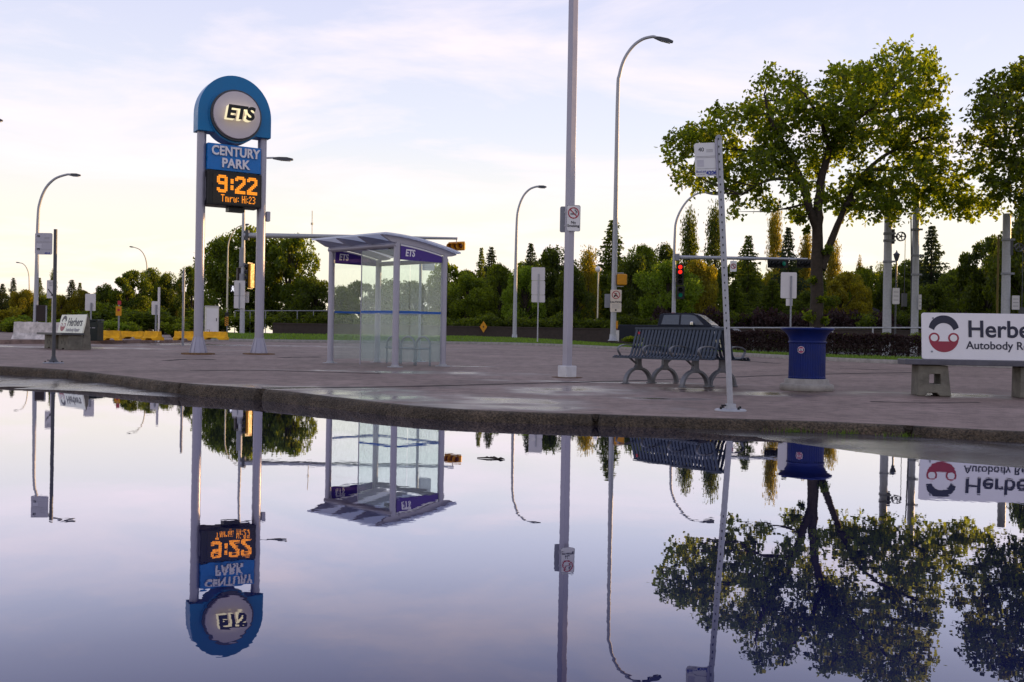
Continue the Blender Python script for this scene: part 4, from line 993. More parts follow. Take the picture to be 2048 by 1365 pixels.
for k in range(4): mb.box((a.x, -0.1735, a.z - 0.17 - 0.05 * k), (0.36 - 0.03 * (k % 2), 0.002, 0.014), 2)
mb.box((a.x, -0.1735, a.z - 0.41), (0.07, 0.002, 0.07), 1)
mb.build('no_skateboard_symbol', [M_RED, M_TXT, M_TXTG], pl)
letters('CAUTION', 0.115, M_TXT, pl, (a.x, -0.174, a.z - 0.06), offset=0.004, extrude=0.001)
a = L6(1218, 602); mb = MB(); mb.prism(rrect(0.34, 0.62, 0.03, a.x - 0.02, a.z), 0.10, 0.115); mb.build('sign_plate', M_GALVD, t6)
a = L6(1233.5, 650); mb = MB(); mb.box((a.x, 0, a.z), (0.10, 0.14, 0.34)); mb.build('push_button', M_YEL, t6, bevel=0.01)
mb = MB(); a = L6(1228, 672); mb.box((a.x + 0.14, 0, a.z), (0.16, 0.14, 0.5)); mb.build('cable_cover', M_ALU, t6)

# ------------------------------------------------------------------ traffic signals
def signal_head(par, c, vertical, facing, lens, scale=1.0, housing=M_YEL, name='signal_head', n=3, back=False):
    s = 0.34 * scale; L_ = s * n
    M = Matrix.Translation(c) @ RZ(facing) @ (Matrix.Identity(4) if vertical else Matrix.Rotation(rad(-90), 4, 'Y'))
    mb = MB(); mb.box((0, 0.06, 0), (s * 1.05, 0.22 * scale, L_), 0, M)
    mb.ring(rrect(s * 1.5, L_ + s * 0.45, 0.04), rrect(s * 1.0, L_ * 0.99, 0.02), -0.005, 0.012, 1 if not back else 0, M)
    h = mb.build(name, [housing, M_BLACK], par)
    for k in range(n):
        zc = L_ / 2 - s * (k + 0.5)
        mb = MB(); mb.lathe([(s * 0.40, 0.0), (s * 0.28, 0.035), (0.02, 0.05)], 18); mb.v = [M @ Vector((x, -0.055 - z, zc + y)) for x, y, z in mb.v]; mb.v = [tuple(v) for v in mb.v]
        mb.build('lens', lens[k], h)
        mb = MB(); ou = circ(s * 0.47, 0, zc, 16, -20, 200); inn = circ(s * 0.43, 0, zc, 16, -20, 200); mb.ring(ou, inn, -0.05 - s * 0.75, -0.05, 0, M, closed=False); mb.build('visor', housing if back else M_BLACK, h)
    return h
D = 57; o = P(484, 682, D)
t = thing('traffic_signal', 'traffic signal pole behind the clock sign with long mast arm reaching right', 'traffic signal', o, 0)
Q = lambda px, py: Vector(((P(px, py, D) - o).x, 0, (P(px, py, D) - o).z))
lamp_parts(t, o, D, [(484, 682), (485.5, 560), (487, 455), (488, 380), (491, 345), (502, 325), (520, 317.5), (548, 316)], 0.145, 0.05, (546, 317, 586, 319.5))
mb = MB(); mb.tube([Q(488, 471), Q(700, 474), Q(915, 477.5)], [0.15, 0.115, 0.07], 12); mb.tube([Q(624, 478), Q(624.5, 422)], 0.022, 6, 1); mb.tube([Q(624, 450), Q(624.2, 446)], 0.07, 8, 1)
ma_ = mb.build('mast_arm', [M_GALV, M_PIPE], t)
mb = MB(); a = Q(495, 471); mb.box(tuple(a), (0.16, 0.35, 0.55)); mb.build('arm_flange', M_DGREY, ma_)
signal_head(t, Q(913, 493) + Vector((0, 0.0, 0)), False, -34, [M_LENS] * 3, 1.0, back=True)
mb = MB(); mb.tube([Q(913, 478), Q(913, 490)], 0.03, 6); mb.build('hanger', M_GALV, t)
signal_head(t, Q(500, 552), True, 250, [M_LENS] * 4, 1.0, n=4)
signal_head(t, Q(477.5, 552) + Vector((0, 0.2, 0)), True, 120, [M_LENS] * 3, 0.9, n=3, housing=M_BROWN)
for z_, h_ in ((515, 38), (563, 30)):
    a = Q(484.5, z_); mb = MB(); mb.tube([a + Vector((0, 0, -h_ / 70)), a + Vector((0, 0, h_ / 70))], 0.165, 10); mb.build('pole_sleeve', M_GALVD, t)
a = Q(481, 577); mb = MB(); mb.prism(rrect(0.62, 0.86, 0.03, a.x, a.z), -0.19, -0.175); mb.prism(rrect(0.62, 0.70, 0.03, a.x + 0.0, a.z - 0.80), -0.19, -0.175); mb.prism(rrect(0.38, 0.62, 0.03, a.x + 0.26, a.z - 0.50), 0.16, 0.175); mb.box((a.x, -0.21, a.z - 0.45), (0.06, 0.03, 1.5), 1); mb.build('sign_plate', [M_ALU, M_GALVD], t)
a = Q(466, 578); mb = MB(); mb.prism(rrect(0.30, 0.42, 0.02, a.x, a.z), -0.10, -0.02, 0); mb.tube([a + Vector((0, 0, 0)), a + Vector((0.5, 0, 0))], 0.025, 6); ws = mb.build('walk_signal', M_BLACK, t)
mb = MB(); mb.prism(circ(0.045, a.x + 0.02, a.z + 0.12, 12), -0.106, -0.102); mb.prism([(a.x - 0.06, a.z + 0.06), (a.x - 0.02, a.z - 0.02), (a.x - 0.09, a.z - 0.16), (a.x - 0.04, a.z - 0.16), (a.x + 0.02, a.z - 0.06), (a.x + 0.07, a.z - 0.16), (a.x + 0.11, a.z - 0.14), (a.x + 0.06, a.z + 0.02), (a.x + 0.10, a.z + 0.0), (a.x + 0.10, a.z + 0.04), (a.x + 0.03, a.z + 0.08)], -0.106, -0.102); mb.build('walking_figure', emit('walk white', (0.9, 0.9, 1.0), 0.8), ws)

D = 56; o = P(1347, 660, D)
t = thing('traffic_signal', 'traffic signal with lit red lights on arched pole behind the pickup truck', 'traffic signal', o, 0)
Q = lambda px, py: Vector(((P(px, py, D) - o).x, 0, (P(px, py, D) - o).z))
lamp_parts(t, o, D, [(1347, 660), (1348.5, 520), (1350, 470), (1352, 446), (1360, 424), (1373, 404), (1388, 391), (1402, 386), (1418, 385.5)], 0.125, 0.045, (1412, 386, 1440, 388))
mb = MB(); mb.tube([Q(1350, 515), Q(1615, 519)], [0.115, 0.07], 12); ma_ = mb.build('mast_arm', M_GALV, t)
mb = MB(); a = Q(1354, 515); mb.box(tuple(a), (0.25, 0.3, 0.36)); mb.build('arm_flange', M_GALVD, ma_)
signal_head(t, Q(1358.5, 550) + Vector((0, -0.28, 0)), True, -8, [REDL, REDL, M_BLACK, M_BLACK], 0.80, housing=M_BLACK, n=4)
signal_head(t, Q(1360, 586) + Vector((0, -0.2, 0)), True, -12, [M_BLACK, GREENL], 0.85, housing=M_BLACK, n=2)
for px in (1554, 1612): signal_head(t, Q(px, 528) + Vector((0, -0.12, 0)), False, 0, [GREENL, M_BLACK, M_BLACK][::-1], 0.95, housing=M_BLACK)
a = Q(1466.5, 533); mb = MB(); mb.prism(rrect(0.36, 0.60, 0.03, a.x, a.z), -0.03, -0.015, 0); mb.ring(circ(0.15, a.x, a.z, 24), circ(0.115, a.x, a.z, 24), -0.036, -0.031, 1)
mb.tube([Vector((a.x + 0.04, -0.034, a.z - 0.09)), Vector((a.x + 0.04, -0.034, a.z + 0.02)), Vector((a.x - 0.0, -0.034, a.z + 0.07)), Vector((a.x - 0.06, -0.034, a.z + 0.07))], 0.016, 6, 2); mb.tube([a + Vector((0, 0, 0.3)), Vector((a.x, 0, Q(1466, 518).z))], 0.02, 6)
mb.box((0, -0.037, 0), (0.27, 0.003, 0.03), 1, Matrix.Translation((a.x, 0, a.z)) @ Matrix.Rotation(rad(45), 4, 'Y')); mb.build('no_left_turn_plate', [M_WHITE, M_RED, M_TXT], t)

# ------------------------------------------------------------------ small signs on posts
def post_sign(label, D, xb, yb, ytop, plates, r=0.03, ma=M_GALV, cat='sign', name='sign_post', back=True, rz=0, group=None):
    o = P(xb, yb, D); t = thing(name, label, cat, o, rad(rz), group)
    zt = (P(xb, ytop, D) - o).z
    mb = MB(); mb.tube([(0, 0, 0), (0, 0, zt)], r, 8); mb.build('post', ma, t)
    out = []
    for (cx, y0, y1, w, m_, yo) in plates:
        a = P(cx, (y0 + y1) / 2, D) - o; s = F / D
        ww = w / s; hh = (y1 - y0) / s
        mb = MB(); yy = -(r + 0.008) if not back else (r + 0.004)
        mb.prism(rrect(ww, hh, min(ww, hh) * 0.08, a.x, a.z), yy + yo, yy + 0.006 + yo); out.append((mb.build('plate', m_, t), a, ww, hh, yy + yo))
    return t, out
post_sign('back of a tall blank white sign made of three plates', 40.5, 1075, 684, 548, [(1076.5, 535, 561.5, 27, M_ALU, 0), (1076.5, 562, 590, 27, M_ALU, 0), (1076.5, 590.5, 605, 27, M_ALU, 0)], r=0.028)
post_sign('back of a cream sign on a post with a small tab, behind the litter bin', 31, 1580, 706, 552, [(1578, 545, 597, 32, M_ALU, 0), (1579, 597.5, 612, 13, M_ALU, 0.002)], r=0.026, ma=M_GALVD)
post_sign('back of a lavender sign behind the far advert bench', 36, 181, 684, 606, [(180, 588, 622, 21, M_ALU, 0)], ma=M_GALVD)
post_sign('back of a white sign beside a pale marker post', 37, 311, 685, 610, [(311, 603, 630, 17, M_ALU, 0)], ma=M_GALVD)
post_sign('slim pale marker post beside the white sign back', 36, 317, 685, 575, [(316.6, 575, 604, 3.6, M_WHITE, 0)], r=0.035, ma=M_ALU, name='marker_post', cat='post')
post_sign('thin lone pole with white upper half left of the clock sign', 30.5, 365.5, 692, 540, [(365, 549, 585, 3.2, M_WHITE, 0)], r=0.036, ma=M_GALVD, name='marker_post', cat='post')
_, pp = post_sign('orange yellow warning sign with small red plate on top', 38, 237, 684, 602, [(238, 613, 632, 11.5, M_YEL, 0), (239.5, 602, 610, 7, M_RED, 0)], ma=M_GALVD, back=False)
mb = MB(); a = pp[0][1]; mb.prism(circ(0.05, a.x, a.z + 0.04, 12), -0.044, -0.039); mb.build('symbol', M_RED, pp[0][0])
_, pp = post_sign('white one way sign with black diagonal arrow behind the dark stop pole', 36, 104, 690, 566, [(102.5, 561, 597, 16, M_ALU, 0)], ma=M_ALU, back=False)
a = pp[0][1]; mb = MB(); MM = Matrix.Translation((a.x, 0, a.z - 0.12)) @ Matrix.Rotation(rad(52), 4, 'Y')
mb.box((-0.03, -0.042, 0), (0.26, 0.004, 0.035), 0, MM); mb.prism([(0.08, -0.06), (0.19, 0), (0.08, 0.06)], -0.044, -0.040, 0, MM)
for k in range(3): mb.box((a.x, -0.042, a.z + 0.25 - 0.06 * k), (0.15 - 0.02 * k, 0.003, 0.025), 1)
mb.build('arrow_symbol', [M_TXT, M_TXTG], pp[0][0])
_, pp = post_sign('yellow and black striped hazard marker with curve arrow above it', 58, 453.5, 690, 622, [(453.5, 634, 652, 7, M_YEL, 0), (454, 625, 632.5, 7.5, M_BLACK, 0)], ma=M_GALVD, back=False, name='hazard_marker')
a = pp[0][1]; mb = MB()
for k in range(4): mb.box((0, -0.042, 0), (0.24, 0.003, 0.045), 0, Matrix.Translation((a.x, 0, a.z - 0.18 + 0.12 * k)) @ Matrix.Rotation(rad(35), 4, 'Y') @ Matrix.Diagonal((0.8, 1, 1, 1)))
mb.build('stripes', M_BLACK, pp[0][0])
o = P(967, 654, 61.4); t = thing('diamond_sign', 'small yellow diamond sign mounted on the brown wall', 'sign', o)
mb = MB(); mb.prism([(-0.23, 0), (0, -0.36), (0.23, 0), (0, 0.36)], -0.05, -0.03); mb.box((0, -0.01, 0), (0.05, 0.06, 0.4), 1); dpl = mb.build('plate', [M_YEL, M_GALVD], t)
mb = MB(); mb.prism([(-0.05, 0), (0, -0.07), (0.05, 0), (0, 0.07)], -0.056, -0.052); mb.build('symbol', M_TXT, dpl)

# ------------------------------------------------------------------ barriers, cabinets
def barrier(label, D, x0, x1, y0, y1, ma, rz=0, group=None):
    o = P((x0 + x1) / 2, y1, D); s = F / D; L_ = (x1 - x0) / s; h = (y1 - y0) / s
    t = thing('concrete_barrier', label, 'barrier', o, rad(rz), group)
    mb = MB(); hb = 0.30
    pr = [(-hb, 0), (hb, 0), (hb, 0.08), (0.14, h * 0.45), (0.09, h), (-0.09, h), (-0.14, h * 0.45), (-hb, 0.08)]
    vs = []; ns = 9
    for i in range(ns + 1):
        x = -L_ / 2 + L_ * i / ns
        for j, (y, z) in enumerate(pr):
            lift = 0.07 if (j in (0, 1) and (3 <= i <= 6)) else 0
            vs.append((x + random.uniform(-.01, .01), y, z + lift + (random.uniform(-.015, .015) if j in (4, 5) else 0)))
    k = 8; fs = [(i * k + j, i * k + (j + 1) % k, (i + 1) * k + (j + 1) % k, (i + 1) * k + j) for i in range(ns) for j in range(k)] + [tuple(range(k - 1, -1, -1)), tuple(range(ns * k, ns * k + k))]
    mb.add(vs, fs); mb.build('barrier_body', ma, t, bevel=0.015)
    mb = MB()
    for e in (-0.3, 0.3): mb.tube([(e * L_, 0, h - 0.02), (e * L_, 0, h + 0.07), (e * L_ + 0.08, 0, h + 0.07), (e * L_ + 0.08, 0, h - 0.02)], 0.012, 6)
    mb.build('lifting_loop', M_RUST, t)
gy = 'yellow road barriers on the far island'
barrier('whitewashed concrete barrier with peeling paint at the far left', 34.5, 30, 124, 645, 684, M_CONCW)
barrier('yellow concrete barrier nearest the dark green box', 35.0, 207, 240, 662, 681, M_YCONC, 10, gy)
barrier('long yellow concrete barrier in the middle of the row of three', 38.0, 243, 288, 663, 678, M_YCONC, -3, gy)
barrier('short yellow concrete barrier at the right end of the row of three', 35.3, 291, 321, 663, 681, M_YCONC, -10, gy)
barrier('yellow concrete barrier just left of the white cabinet', 36.0, 350, 388, 663, 681, M_YCONC, 6, gy)
barrier('yellow concrete barrier in front of the white cabinet', 36.0, 404, 453, 664, 680, M_YCONC, 0, gy)
o = P(423, 668, 39); t = thing('utility_cabinet', 'white utility cabinet beside the left leg of the clock sign', 'cabinet', o, rad(20))
mb = MB(); mb.box((0, 0, 0.52), (0.50, 0.5, 1.06)); mb.box((0, 0, 1.065), (0.54, 0.54, 0.03)); cb = mb.build('cabinet_body', mat('cabinet white', (0.66, 0.65, 0.60), 0.5, var=0.08), t, bevel=0.015)
mb = MB(); mb.box((0, -0.256, 0.52), (0.42, 0.01, 0.92)); dr = mb.build('door', M_WHITE, t); mb = MB(); mb.box((0.16, -0.27, 0.55), (0.03, 0.02, 0.12)); mb.build('handle', M_DGREY, dr)
o = P(187, 682, 31); t = thing('waste_box', 'dark green storage box with lid between bench and yellow barrier', 'box', o, 0)
mb = MB(); mb.box((0, 0, 0.30), (0.42, 0.5, 0.60)); bb = mb.build('box_body', mat('dark green plastic', (0.010, 0.018, 0.018), 0.4), t, bevel=0.02)
mb = MB(); mb.box((0, 0, 0.63), (0.45, 0.54, 0.05)); mb.build('lid', mat('dark green lid', (0.014, 0.022, 0.022), 0.4), t, bevel=0.015)
mb = MB(); mb.box((-0.05, -0.253, 0.40), (0.12, 0.004, 0.025)); mb.box((0.1, -0.253, 0.40), (0.10, 0.004, 0.025)); mb.build('printed_lettering', M_TXTG, bb)
o = P(82, 668, 38); t = thing('notice_board', 'dark brown board on two posts behind the whitewashed barrier', 'board', o, rad(6))
mb = MB(); mb.prism(rrect(0.38, 0.62, 0.03, 0, 0.78), -0.03, 0.03); mb.build('board', M_BROWN, t, bevel=0.01)
for e in (-0.2, 0.18): mb = MB(); mb.box((e, 0.0, 0.52), (0.035, 0.07, 1.1)); mb.build('post', M_GALVD, t)

# ------------------------------------------------------------------ pickup truck
D = 52; zr = 0.36
o = P(1378, 660, D); o.z = zr
t = thing('pickup_truck', 'dark blue crew cab pickup truck driving past behind the slat bench', 'pickup truck', o, rad(-24))
def loft(mb, sts, mi=0, smooth=False):   # sts: x, half-width bottom, half-width top, z bottom, z top
    vs = []
    for x, wb, wt, z0, z1 in sts: vs += [(x, -wb, z0), (x, wb, z0), (x, wt, z1), (x, -wt, z1)]
    k = 4; fs = [(i * k + j, i * k + (j + 1) % k, (i + 1) * k + (j + 1) % k, (i + 1) * k + j) for i in range(len(sts) - 1) for j in range(k)] + [(3, 2, 1, 0), tuple(range(4 * len(sts) - 4, 4 * len(sts)))]
    mb.add(vs, fs, mi, smooth)
mb = MB()
loft(mb, [(-3.6, 0.94, 0.96, 0.55, 1.32), (-1.45, 0.97, 0.98, 0.50, 1.32), (-1.42, 0.97, 0.98, 0.45, 1.30), (1.35, 0.98, 0.97, 0.45, 1.28), (2.35, 0.97, 0.90, 0.48, 1.22), (2.62, 0.90, 0.80, 0.55, 1.02)])
body = mb.build('body', M_TRUCK, t, bevel=0.04)
prof_c = [(-1.45, 1.30), (1.45, 1.27), (1.30, 1.36), (0.62, 1.88), (0.35, 1.945), (-0.5, 1.965), (-1.20, 1.93), (-1.36, 1.88)]
mb = MB(); vs = []
for y in (-1, 1):
    for x, z in prof_c: vs.append((x, y * (0.92 - 0.22 * (z - 1.27) / 0.69), z))
n_ = len(prof_c); mb.add(vs, [tuple(range(n_)), tuple(range(2 * n_ - 1, n_ - 1, -1))] + [(i, n_ + i, n_ + (i + 1) % n_, (i + 1) % n_) for i in range(n_)])
cab = mb.build('cab', M_TRUCK, t, bevel=0.03)
def sidewin(pts, nm='side_window'):
    for y in (-1, 1):
        mb = MB(); vs = [(x, y * (0.935 - 0.22 * (z - 1.27) / 0.69), z) for x, z in pts]; k = len(pts)
        vs += [(x, y * (0.915 - 0.22 * (z - 1.27) / 0.69), z) for x, z in pts]
        mb.add(vs, [tuple(range(k)), tuple(range(2 * k - 1, k - 1, -1))] + [(i, k + i, k + (i + 1) % k, (i + 1) % k) for i in range(k)]); mb.build(nm, M_DGLASS, cab)
sidewin([(-1.24, 1.36), (-0.32, 1.36), (-0.32, 1.87), (-1.14, 1.85)])
sidewin([(-0.22, 1.36), (0.98, 1.36), (0.50, 1.82), (0.25, 1.87), (-0.22, 1.88)])
mb = MB(); mb.add([(1.36, -0.80, 1.355), (1.36, 0.80, 1.355), (0.70, 0.70, 1.86), (0.70, -0.70, 1.86)], [(0, 1, 2, 3)]); 
mb.add([(1.31, -0.80, 1.35), (1.31, 0.80, 1.35), (0.65, 0.70, 1.84), (0.65, -0.70, 1.84)], [(3, 2, 1, 0)]); mb.build('windscreen', M_DGLASS, cab)
for y in (-1, 1):
    mb = MB(); mb.box((0.42, y * 1.08, 1.42), (0.16, 0.26, 0.20)); mb.build('wing_mirror', M_CHROME, t, bevel=0.04)
    for x in (-2.45, 1.75):
        mb = MB(); mb.tube([(x, y * 0.70, 0.40), (x, y * 0.99, 0.40)], 0.40, 24); wh = mb.build('tyre', M_BLACKR, t)
        mb = MB(); mb.tube([(x, y * 0.97, 0.40), (x, y * 1.005, 0.40)], 0.25, 20); mb.build('rim', M_CHROME, wh)
    mb = MB(); mb.box((2.52, y * 0.72, 0.95), (0.22, 0.24, 0.18)); mb.build('headlight', M_WHITE, t, bevel=0.03)
    mb = MB(); mb.box((-3.61, y * 0.85, 1.05), (0.05, 0.14, 0.36)); mb.build('tail_light', M_RED, t)
mb = MB(); mb.box((-0.85, 0, 1.975), (0.10, 0.25, 0.03)); mb.build('cab_light', M_RED, t)
mb = MB(); mb.box((2.68, 0, 0.60), (0.16, 1.7, 0.22)); mb.build('bumper', M_CHROME, t, bevel=0.03)

# ------------------------------------------------------------------ walls, rails
def wall(label, pts, h, th, zb):
    mb = MB(); n_ = len(pts); vs = []
    for x, y in pts: vs += [(x, y, zb - 0.4), (x, y, zb + h), (x, y + th, zb + h), (x, y + th, zb - 0.4)]
    fs = [(4 * i + q, 4 * i + (q + 1) % 4, 4 * i + 4 + (q + 1) % 4, 4 * i + 4 + q) for i in range(n_ - 1) for q in range(4)] + [(3, 2, 1, 0), (4 * n_ - 4, 4 * n_ - 3, 4 * n_ - 2, 4 * n_ - 1)]
    vs2 = []
    mb.add([(a, b, c_) for a, b, c_ in vs], fs)
    for x, y in pts: vs2 += [(x, y - 0.04, zb + h), (x, y - 0.04, zb + h + 0.08), (x, y + th + 0.04, zb + h + 0.08), (x, y + th + 0.04, zb + h)]
    o = mb.build('retaining_wall', M_WALL); tag(o, label, 'wall')
    mc = MB(); mc.add(vs2, fs); mc.build('coping', M_WALL, o)
    return o
wall('long low brown retaining wall below the dark shrubs', [(P(545, 670, 61.6).x, 61.6), (0, 61.6), (P(1345, 670, 61.6).x, 61.6)], 0.78, 0.3, 0.72)
wall('brown wall continuing behind the pickup and main tree', [(P(1352, 670, 61.0).x, 61.0), (P(1900, 670, 61.0).x, 61.0), (P(2300, 670, 61).x, 61)], 0.98, 0.3, 0.72)
def rail(label, D0, D1, x0, x1, ytop, ma, npost, zb, cat='railing'):
    a = P(x0, ytop, D0); b = P(x1, ytop + (x1 - x0) * 0.0171 * 0.0, D1)
    t = thing('railing', label, cat, (a.x, a.y, zb(a)), 0)
    o = Vector(t.location)
    mb = MB(); mb.tube([a - o, b - o], 0.03, 8); mb.build('top_rail', ma, t)
    for k in range(npost):
        p = a.lerp(b, k / (npost - 1)); mb = MB(); mb.tube([(p.x - o.x, p.y - o.y, zb(p) - 0.15 - o.z), p - o], 0.028, 6); mb.build('post', ma, t)
rail('galvanised pipe railing behind the low purple hedge', 36, 34, 1430, 2080, 656, M_GALV, 9, lambda p: verge_z(p.x, far_kerb(p.x), p.y - far_kerb(p.x)))
rail('dull pipe railing on the slope behind the clock sign', 66, 63, 470, 660, 622, M_GALVD, 7, lambda p: 0.8)

# ------------------------------------------------------------------ tram line poles
def tram_pole(label, D, xb, yb, xt, yt, r, wheel=None, plates=(), bands=()):
    o = P(xb, yb, D); t = thing('tram_pole', label, 'pole', o, 0, 'steel tram wire poles behind the hedge')
    top = P(xt, yt, D) - o; top = Vector((top.x, 0, top.z))
    mb = MB(); mb.tube([(0, 0, -0.6), (0, 0, 0), top], [r * 1.05, r * 1.05, r * 0.9], 20); po = mb.build('pole', M_GALV, t)
    for by in bands:
        z = (P(xb, by, D) - o).z; x = top.x * z / top.z; mb = MB(); mb.tube([(x, 0, z - 0.04), (x, 0, z + 0.04)], r * 1.12, 20); mb.box((x, -r * 1.05, z), (r * 2.9, 0.05, 0.07)); mb.build('band', M_GALVD, po)
    if wheel:
        wx_, wy_, wr = wheel; c_ = P(wx_, wy_, D) - o; s = F / D; rr = wr / s
        mb = MB(); M = Matrix.Translation((c_.x, -0.1, c_.z))
        mb.ring(circ(rr, 0, 0, 28), circ(rr * 0.82, 0, 0, 28), -0.05, 0.05, 0, M)
        for k in range(5): mb.box((rr * 0.45, 0, 0), (rr * 0.85, 0.04, rr * 0.14), 0, M @ Matrix.Rotation(rad(72 * k), 4, 'Y'))
        mb.prism(circ(rr * 0.2, 0, 0, 14), -0.08, 0.08, 0, M)
        mb.box((c_.x - rr * 1.1 - 0.05, -0.02, c_.z), (rr * 1.6, 0.06, 0.06)); mb.box((c_.x - rr * 1.6, -0.04, c_.z - 0.0), (0.10, 0.14, 0.55))
        mb.build('tension_wheel', M_DGREY, t)
        mb = MB(); mb.tube([(c_.x + rr * 0.9, -0.1, c_.z), (c_.x + rr * 0.9, -0.1, c_.z - 2.2)], 0.012, 6); mb.box((c_.x + rr * 0.9, -0.1, c_.z - 2.4), (0.16, 0.16, 0.5)); mb.build('weight_line', M_DGREY, t)
    for (px, y0, y1, w) in plates:
        c_ = P(px, (y0 + y1) / 2, D) - o; s = F / D
        mb = MB(); mb.prism(rrect(w / s, (y1 - y0) / s, 0.02, c_.x, c_.z), -r - 0.05, -r - 0.03); pl = mb.build('plate', M_ALU, t)
        mb = MB()
        for k in range(3): mb.box((c_.x, -r - 0.0515, c_.z + (k - 1) * (y1 - y0) / s * 0.25), (w / s * 0.7, 0.002, 0.03))
        mb.build('printed_lines', M_TXTG, pl)
    return t, o
tram_pole('steel tram pole with tension wheel, nearest the main tree', 38, 1773, 702, 1777, 402, 0.155, (1800, 474, 9.5), [(1788, 577, 609, 14)], (468, 482, 524))
tt, oo = tram_pole('steel tram pole with cable loops left of the advert bench', 39, 1828, 702, 1833, 380, 0.14, None, [(1836, 590, 620, 6)], (460, 512, 550))
D = 39; mb = MB()
for q in ((1834, 445, 1848, 420, 1866, 410), (1834, 450, 1845, 432, 1860, 425)):
    pts = [P(q[0], q[1], D) - oo, P(q[2], q[3], D) - oo, P(q[4], q[5], D) - oo]; mb.tube(catmull(pts, 4), 0.015, 6)
pts = [P(1822, 430, D) - oo, P(1823, 560, D) - oo, P(1822, 690, D) - oo]; mb.tube(pts, 0.025, 6)
mb.build('cable', M_DGREY, tt)
tram_pole('steel tram pole with tension wheel above the advert bench', 36, 2010, 706, 2014, 428, 0.15, (2035, 496, 9), [(2026, 592, 620, 15)], (480, 548))
o = P(1790, 690, 47); t = thing('lantern_post', 'small old style lantern post between two tram poles', 'lamp post', o)
zt = (P(1790, 512, 47) - o).z; mb = MB(); mb.tube([(0, 0, -0.3), (0, 0, zt - 0.2)], 0.04, 8); mb.build('post', M_DGREY, t)
mb = MB(); mb.lathe([(0.06, zt - 0.25), (0.13, zt - 0.05), (0.15, zt + 0.05), (0.17, zt + 0.06), (0.05, zt + 0.16), (0.015, zt + 0.26)], 8, smooth=False); mb.build('lantern', M_DGREY, t)
post_sign('thin wooden guy pole left of the advert bench tram pole', 40, 1993, 700, 470, [], r=0.04, ma=mat('wood pole', (0.16, 0.12, 0.04), 0.9), name='guy_pole', cat='pole')
o = P(1195, 640, 66); t = thing('lantern_post', 'park lamp post with round globe among the trees', 'lamp post', o)
zt = (P(1197, 545, 66) - o).z; mb = MB(); mb.tube([(0, 0, -0.5), (0, 0, zt)], 0.05, 8); mb.build('post', M_PIPE, t)
mb = MB(); mb.lathe([(0.06, zt), (0.18, zt + 0.1), (0.2, zt + 0.22), (0.1, zt + 0.36), (0.02, zt + 0.4)], 12); mb.build('lantern', M_WHITE, t)
# house beyond the trees
o = P(1752, 640, 120); o.z = 1.0; t = thing('house', 'brown house with dark roof far behind the main tree', 'house', o, rad(12))
mb = MB(); mb.box((0, 0, 1.6), (7.5, 6, 3.6)); mb.build('wall', M_BRICK, t)
mb = MB(); mb.prism([(-4.2, 3.3), (4.2, 3.3), (0.6, 5.6), (-0.6, 5.6)], -3.4, 3.4); rf = mb.build('roof', M_SHING, t); mb = MB(); mb.box((2.0, 0, 5.0), (0.7, 0.7, 1.6)); mb.build('chimney', M_BRICK, rf)
for x in (-2, 1.5):
    mb = MB(); mb.box((x, -3.01, 1.9), (1.3, 0.06, 1.1)); w_ = mb.build('window', M_WHITE, t); mb = MB(); mb.box((x, -3.045, 1.9), (1.1, 0.03, 0.92)); mb.build('pane', M_DGLASS, w_)
o = P(1738, 650, 100); o.z = 1.0; t = thing('garage', 'low pale roofed garage beside the tram pole', 'building', o, rad(-10))
mb = MB(); mb.box((0, 0, 1.2), (4, 4, 2.6)); mb.build('wall', mat('pale siding', (0.30, 0.28, 0.30), 0.8), t); mb = MB(); mb.prism([(-2.3, 2.5), (2.3, 2.5), (0, 3.5)], -2.2, 2.2); mb.build('roof', M_SHING, t)

# ================================================================== VEGETATION
def unit(n):
    v = rng.normal(size=(n, 3)); return v / np.linalg.norm(v, axis=1)[:, None]
def leaves(Pn, size, asp=0.55, droop=0.3, jit=0.35, dirs=None):
    n = len(Pn); d = unit(n) if dirs is None else dirs + 0.5 * unit(n)
    d[:, 2] -= droop; d /= np.linalg.norm(d, axis=1)[:, None]
    r = unit(n); s = np.cross(d, r); s /= np.linalg.norm(s, axis=1)[:, None] + 1e-9
    L = size * (1 + jit * rng.uniform(-1, 1, n))[:, None]
    nn = np.cross(d, s)
    V = np.zeros((n, 4, 3)); V[:, 0] = Pn; V[:, 1] = Pn + d * L * 0.5 + s * L * asp * 0.5 + nn * L * 0.08; V[:, 2] = Pn + d * L; V[:, 3] = Pn + d * L * 0.5 - s * L * asp * 0.5 + nn * L * 0.08
    return V
def blob(c, r, n, shell=0.55, squash=0.8):
    u = unit(n); rr = (rng.uniform(0, 1, n) ** (1 / 3.0)) * (1 - shell) + shell * rng.uniform(0.75, 1.05, n)
    return np.array(c) + u * rr[:, None] * np.array([r, r, r * squash])
def branch(mb, pts, r0, r1, n=8):
    cp_ = catmull(pts, 4); k = len(cp_)
    cp_ = [p + Vector((random.uniform(-1, 1), random.uniform(-1, 1), random.uniform(-.5, .5))) * r0 * 0.12 for p in cp_]
    mb.tube(cp_, [r0 + (r1 - r0) * i / (k - 1) for i in range(k)], n)
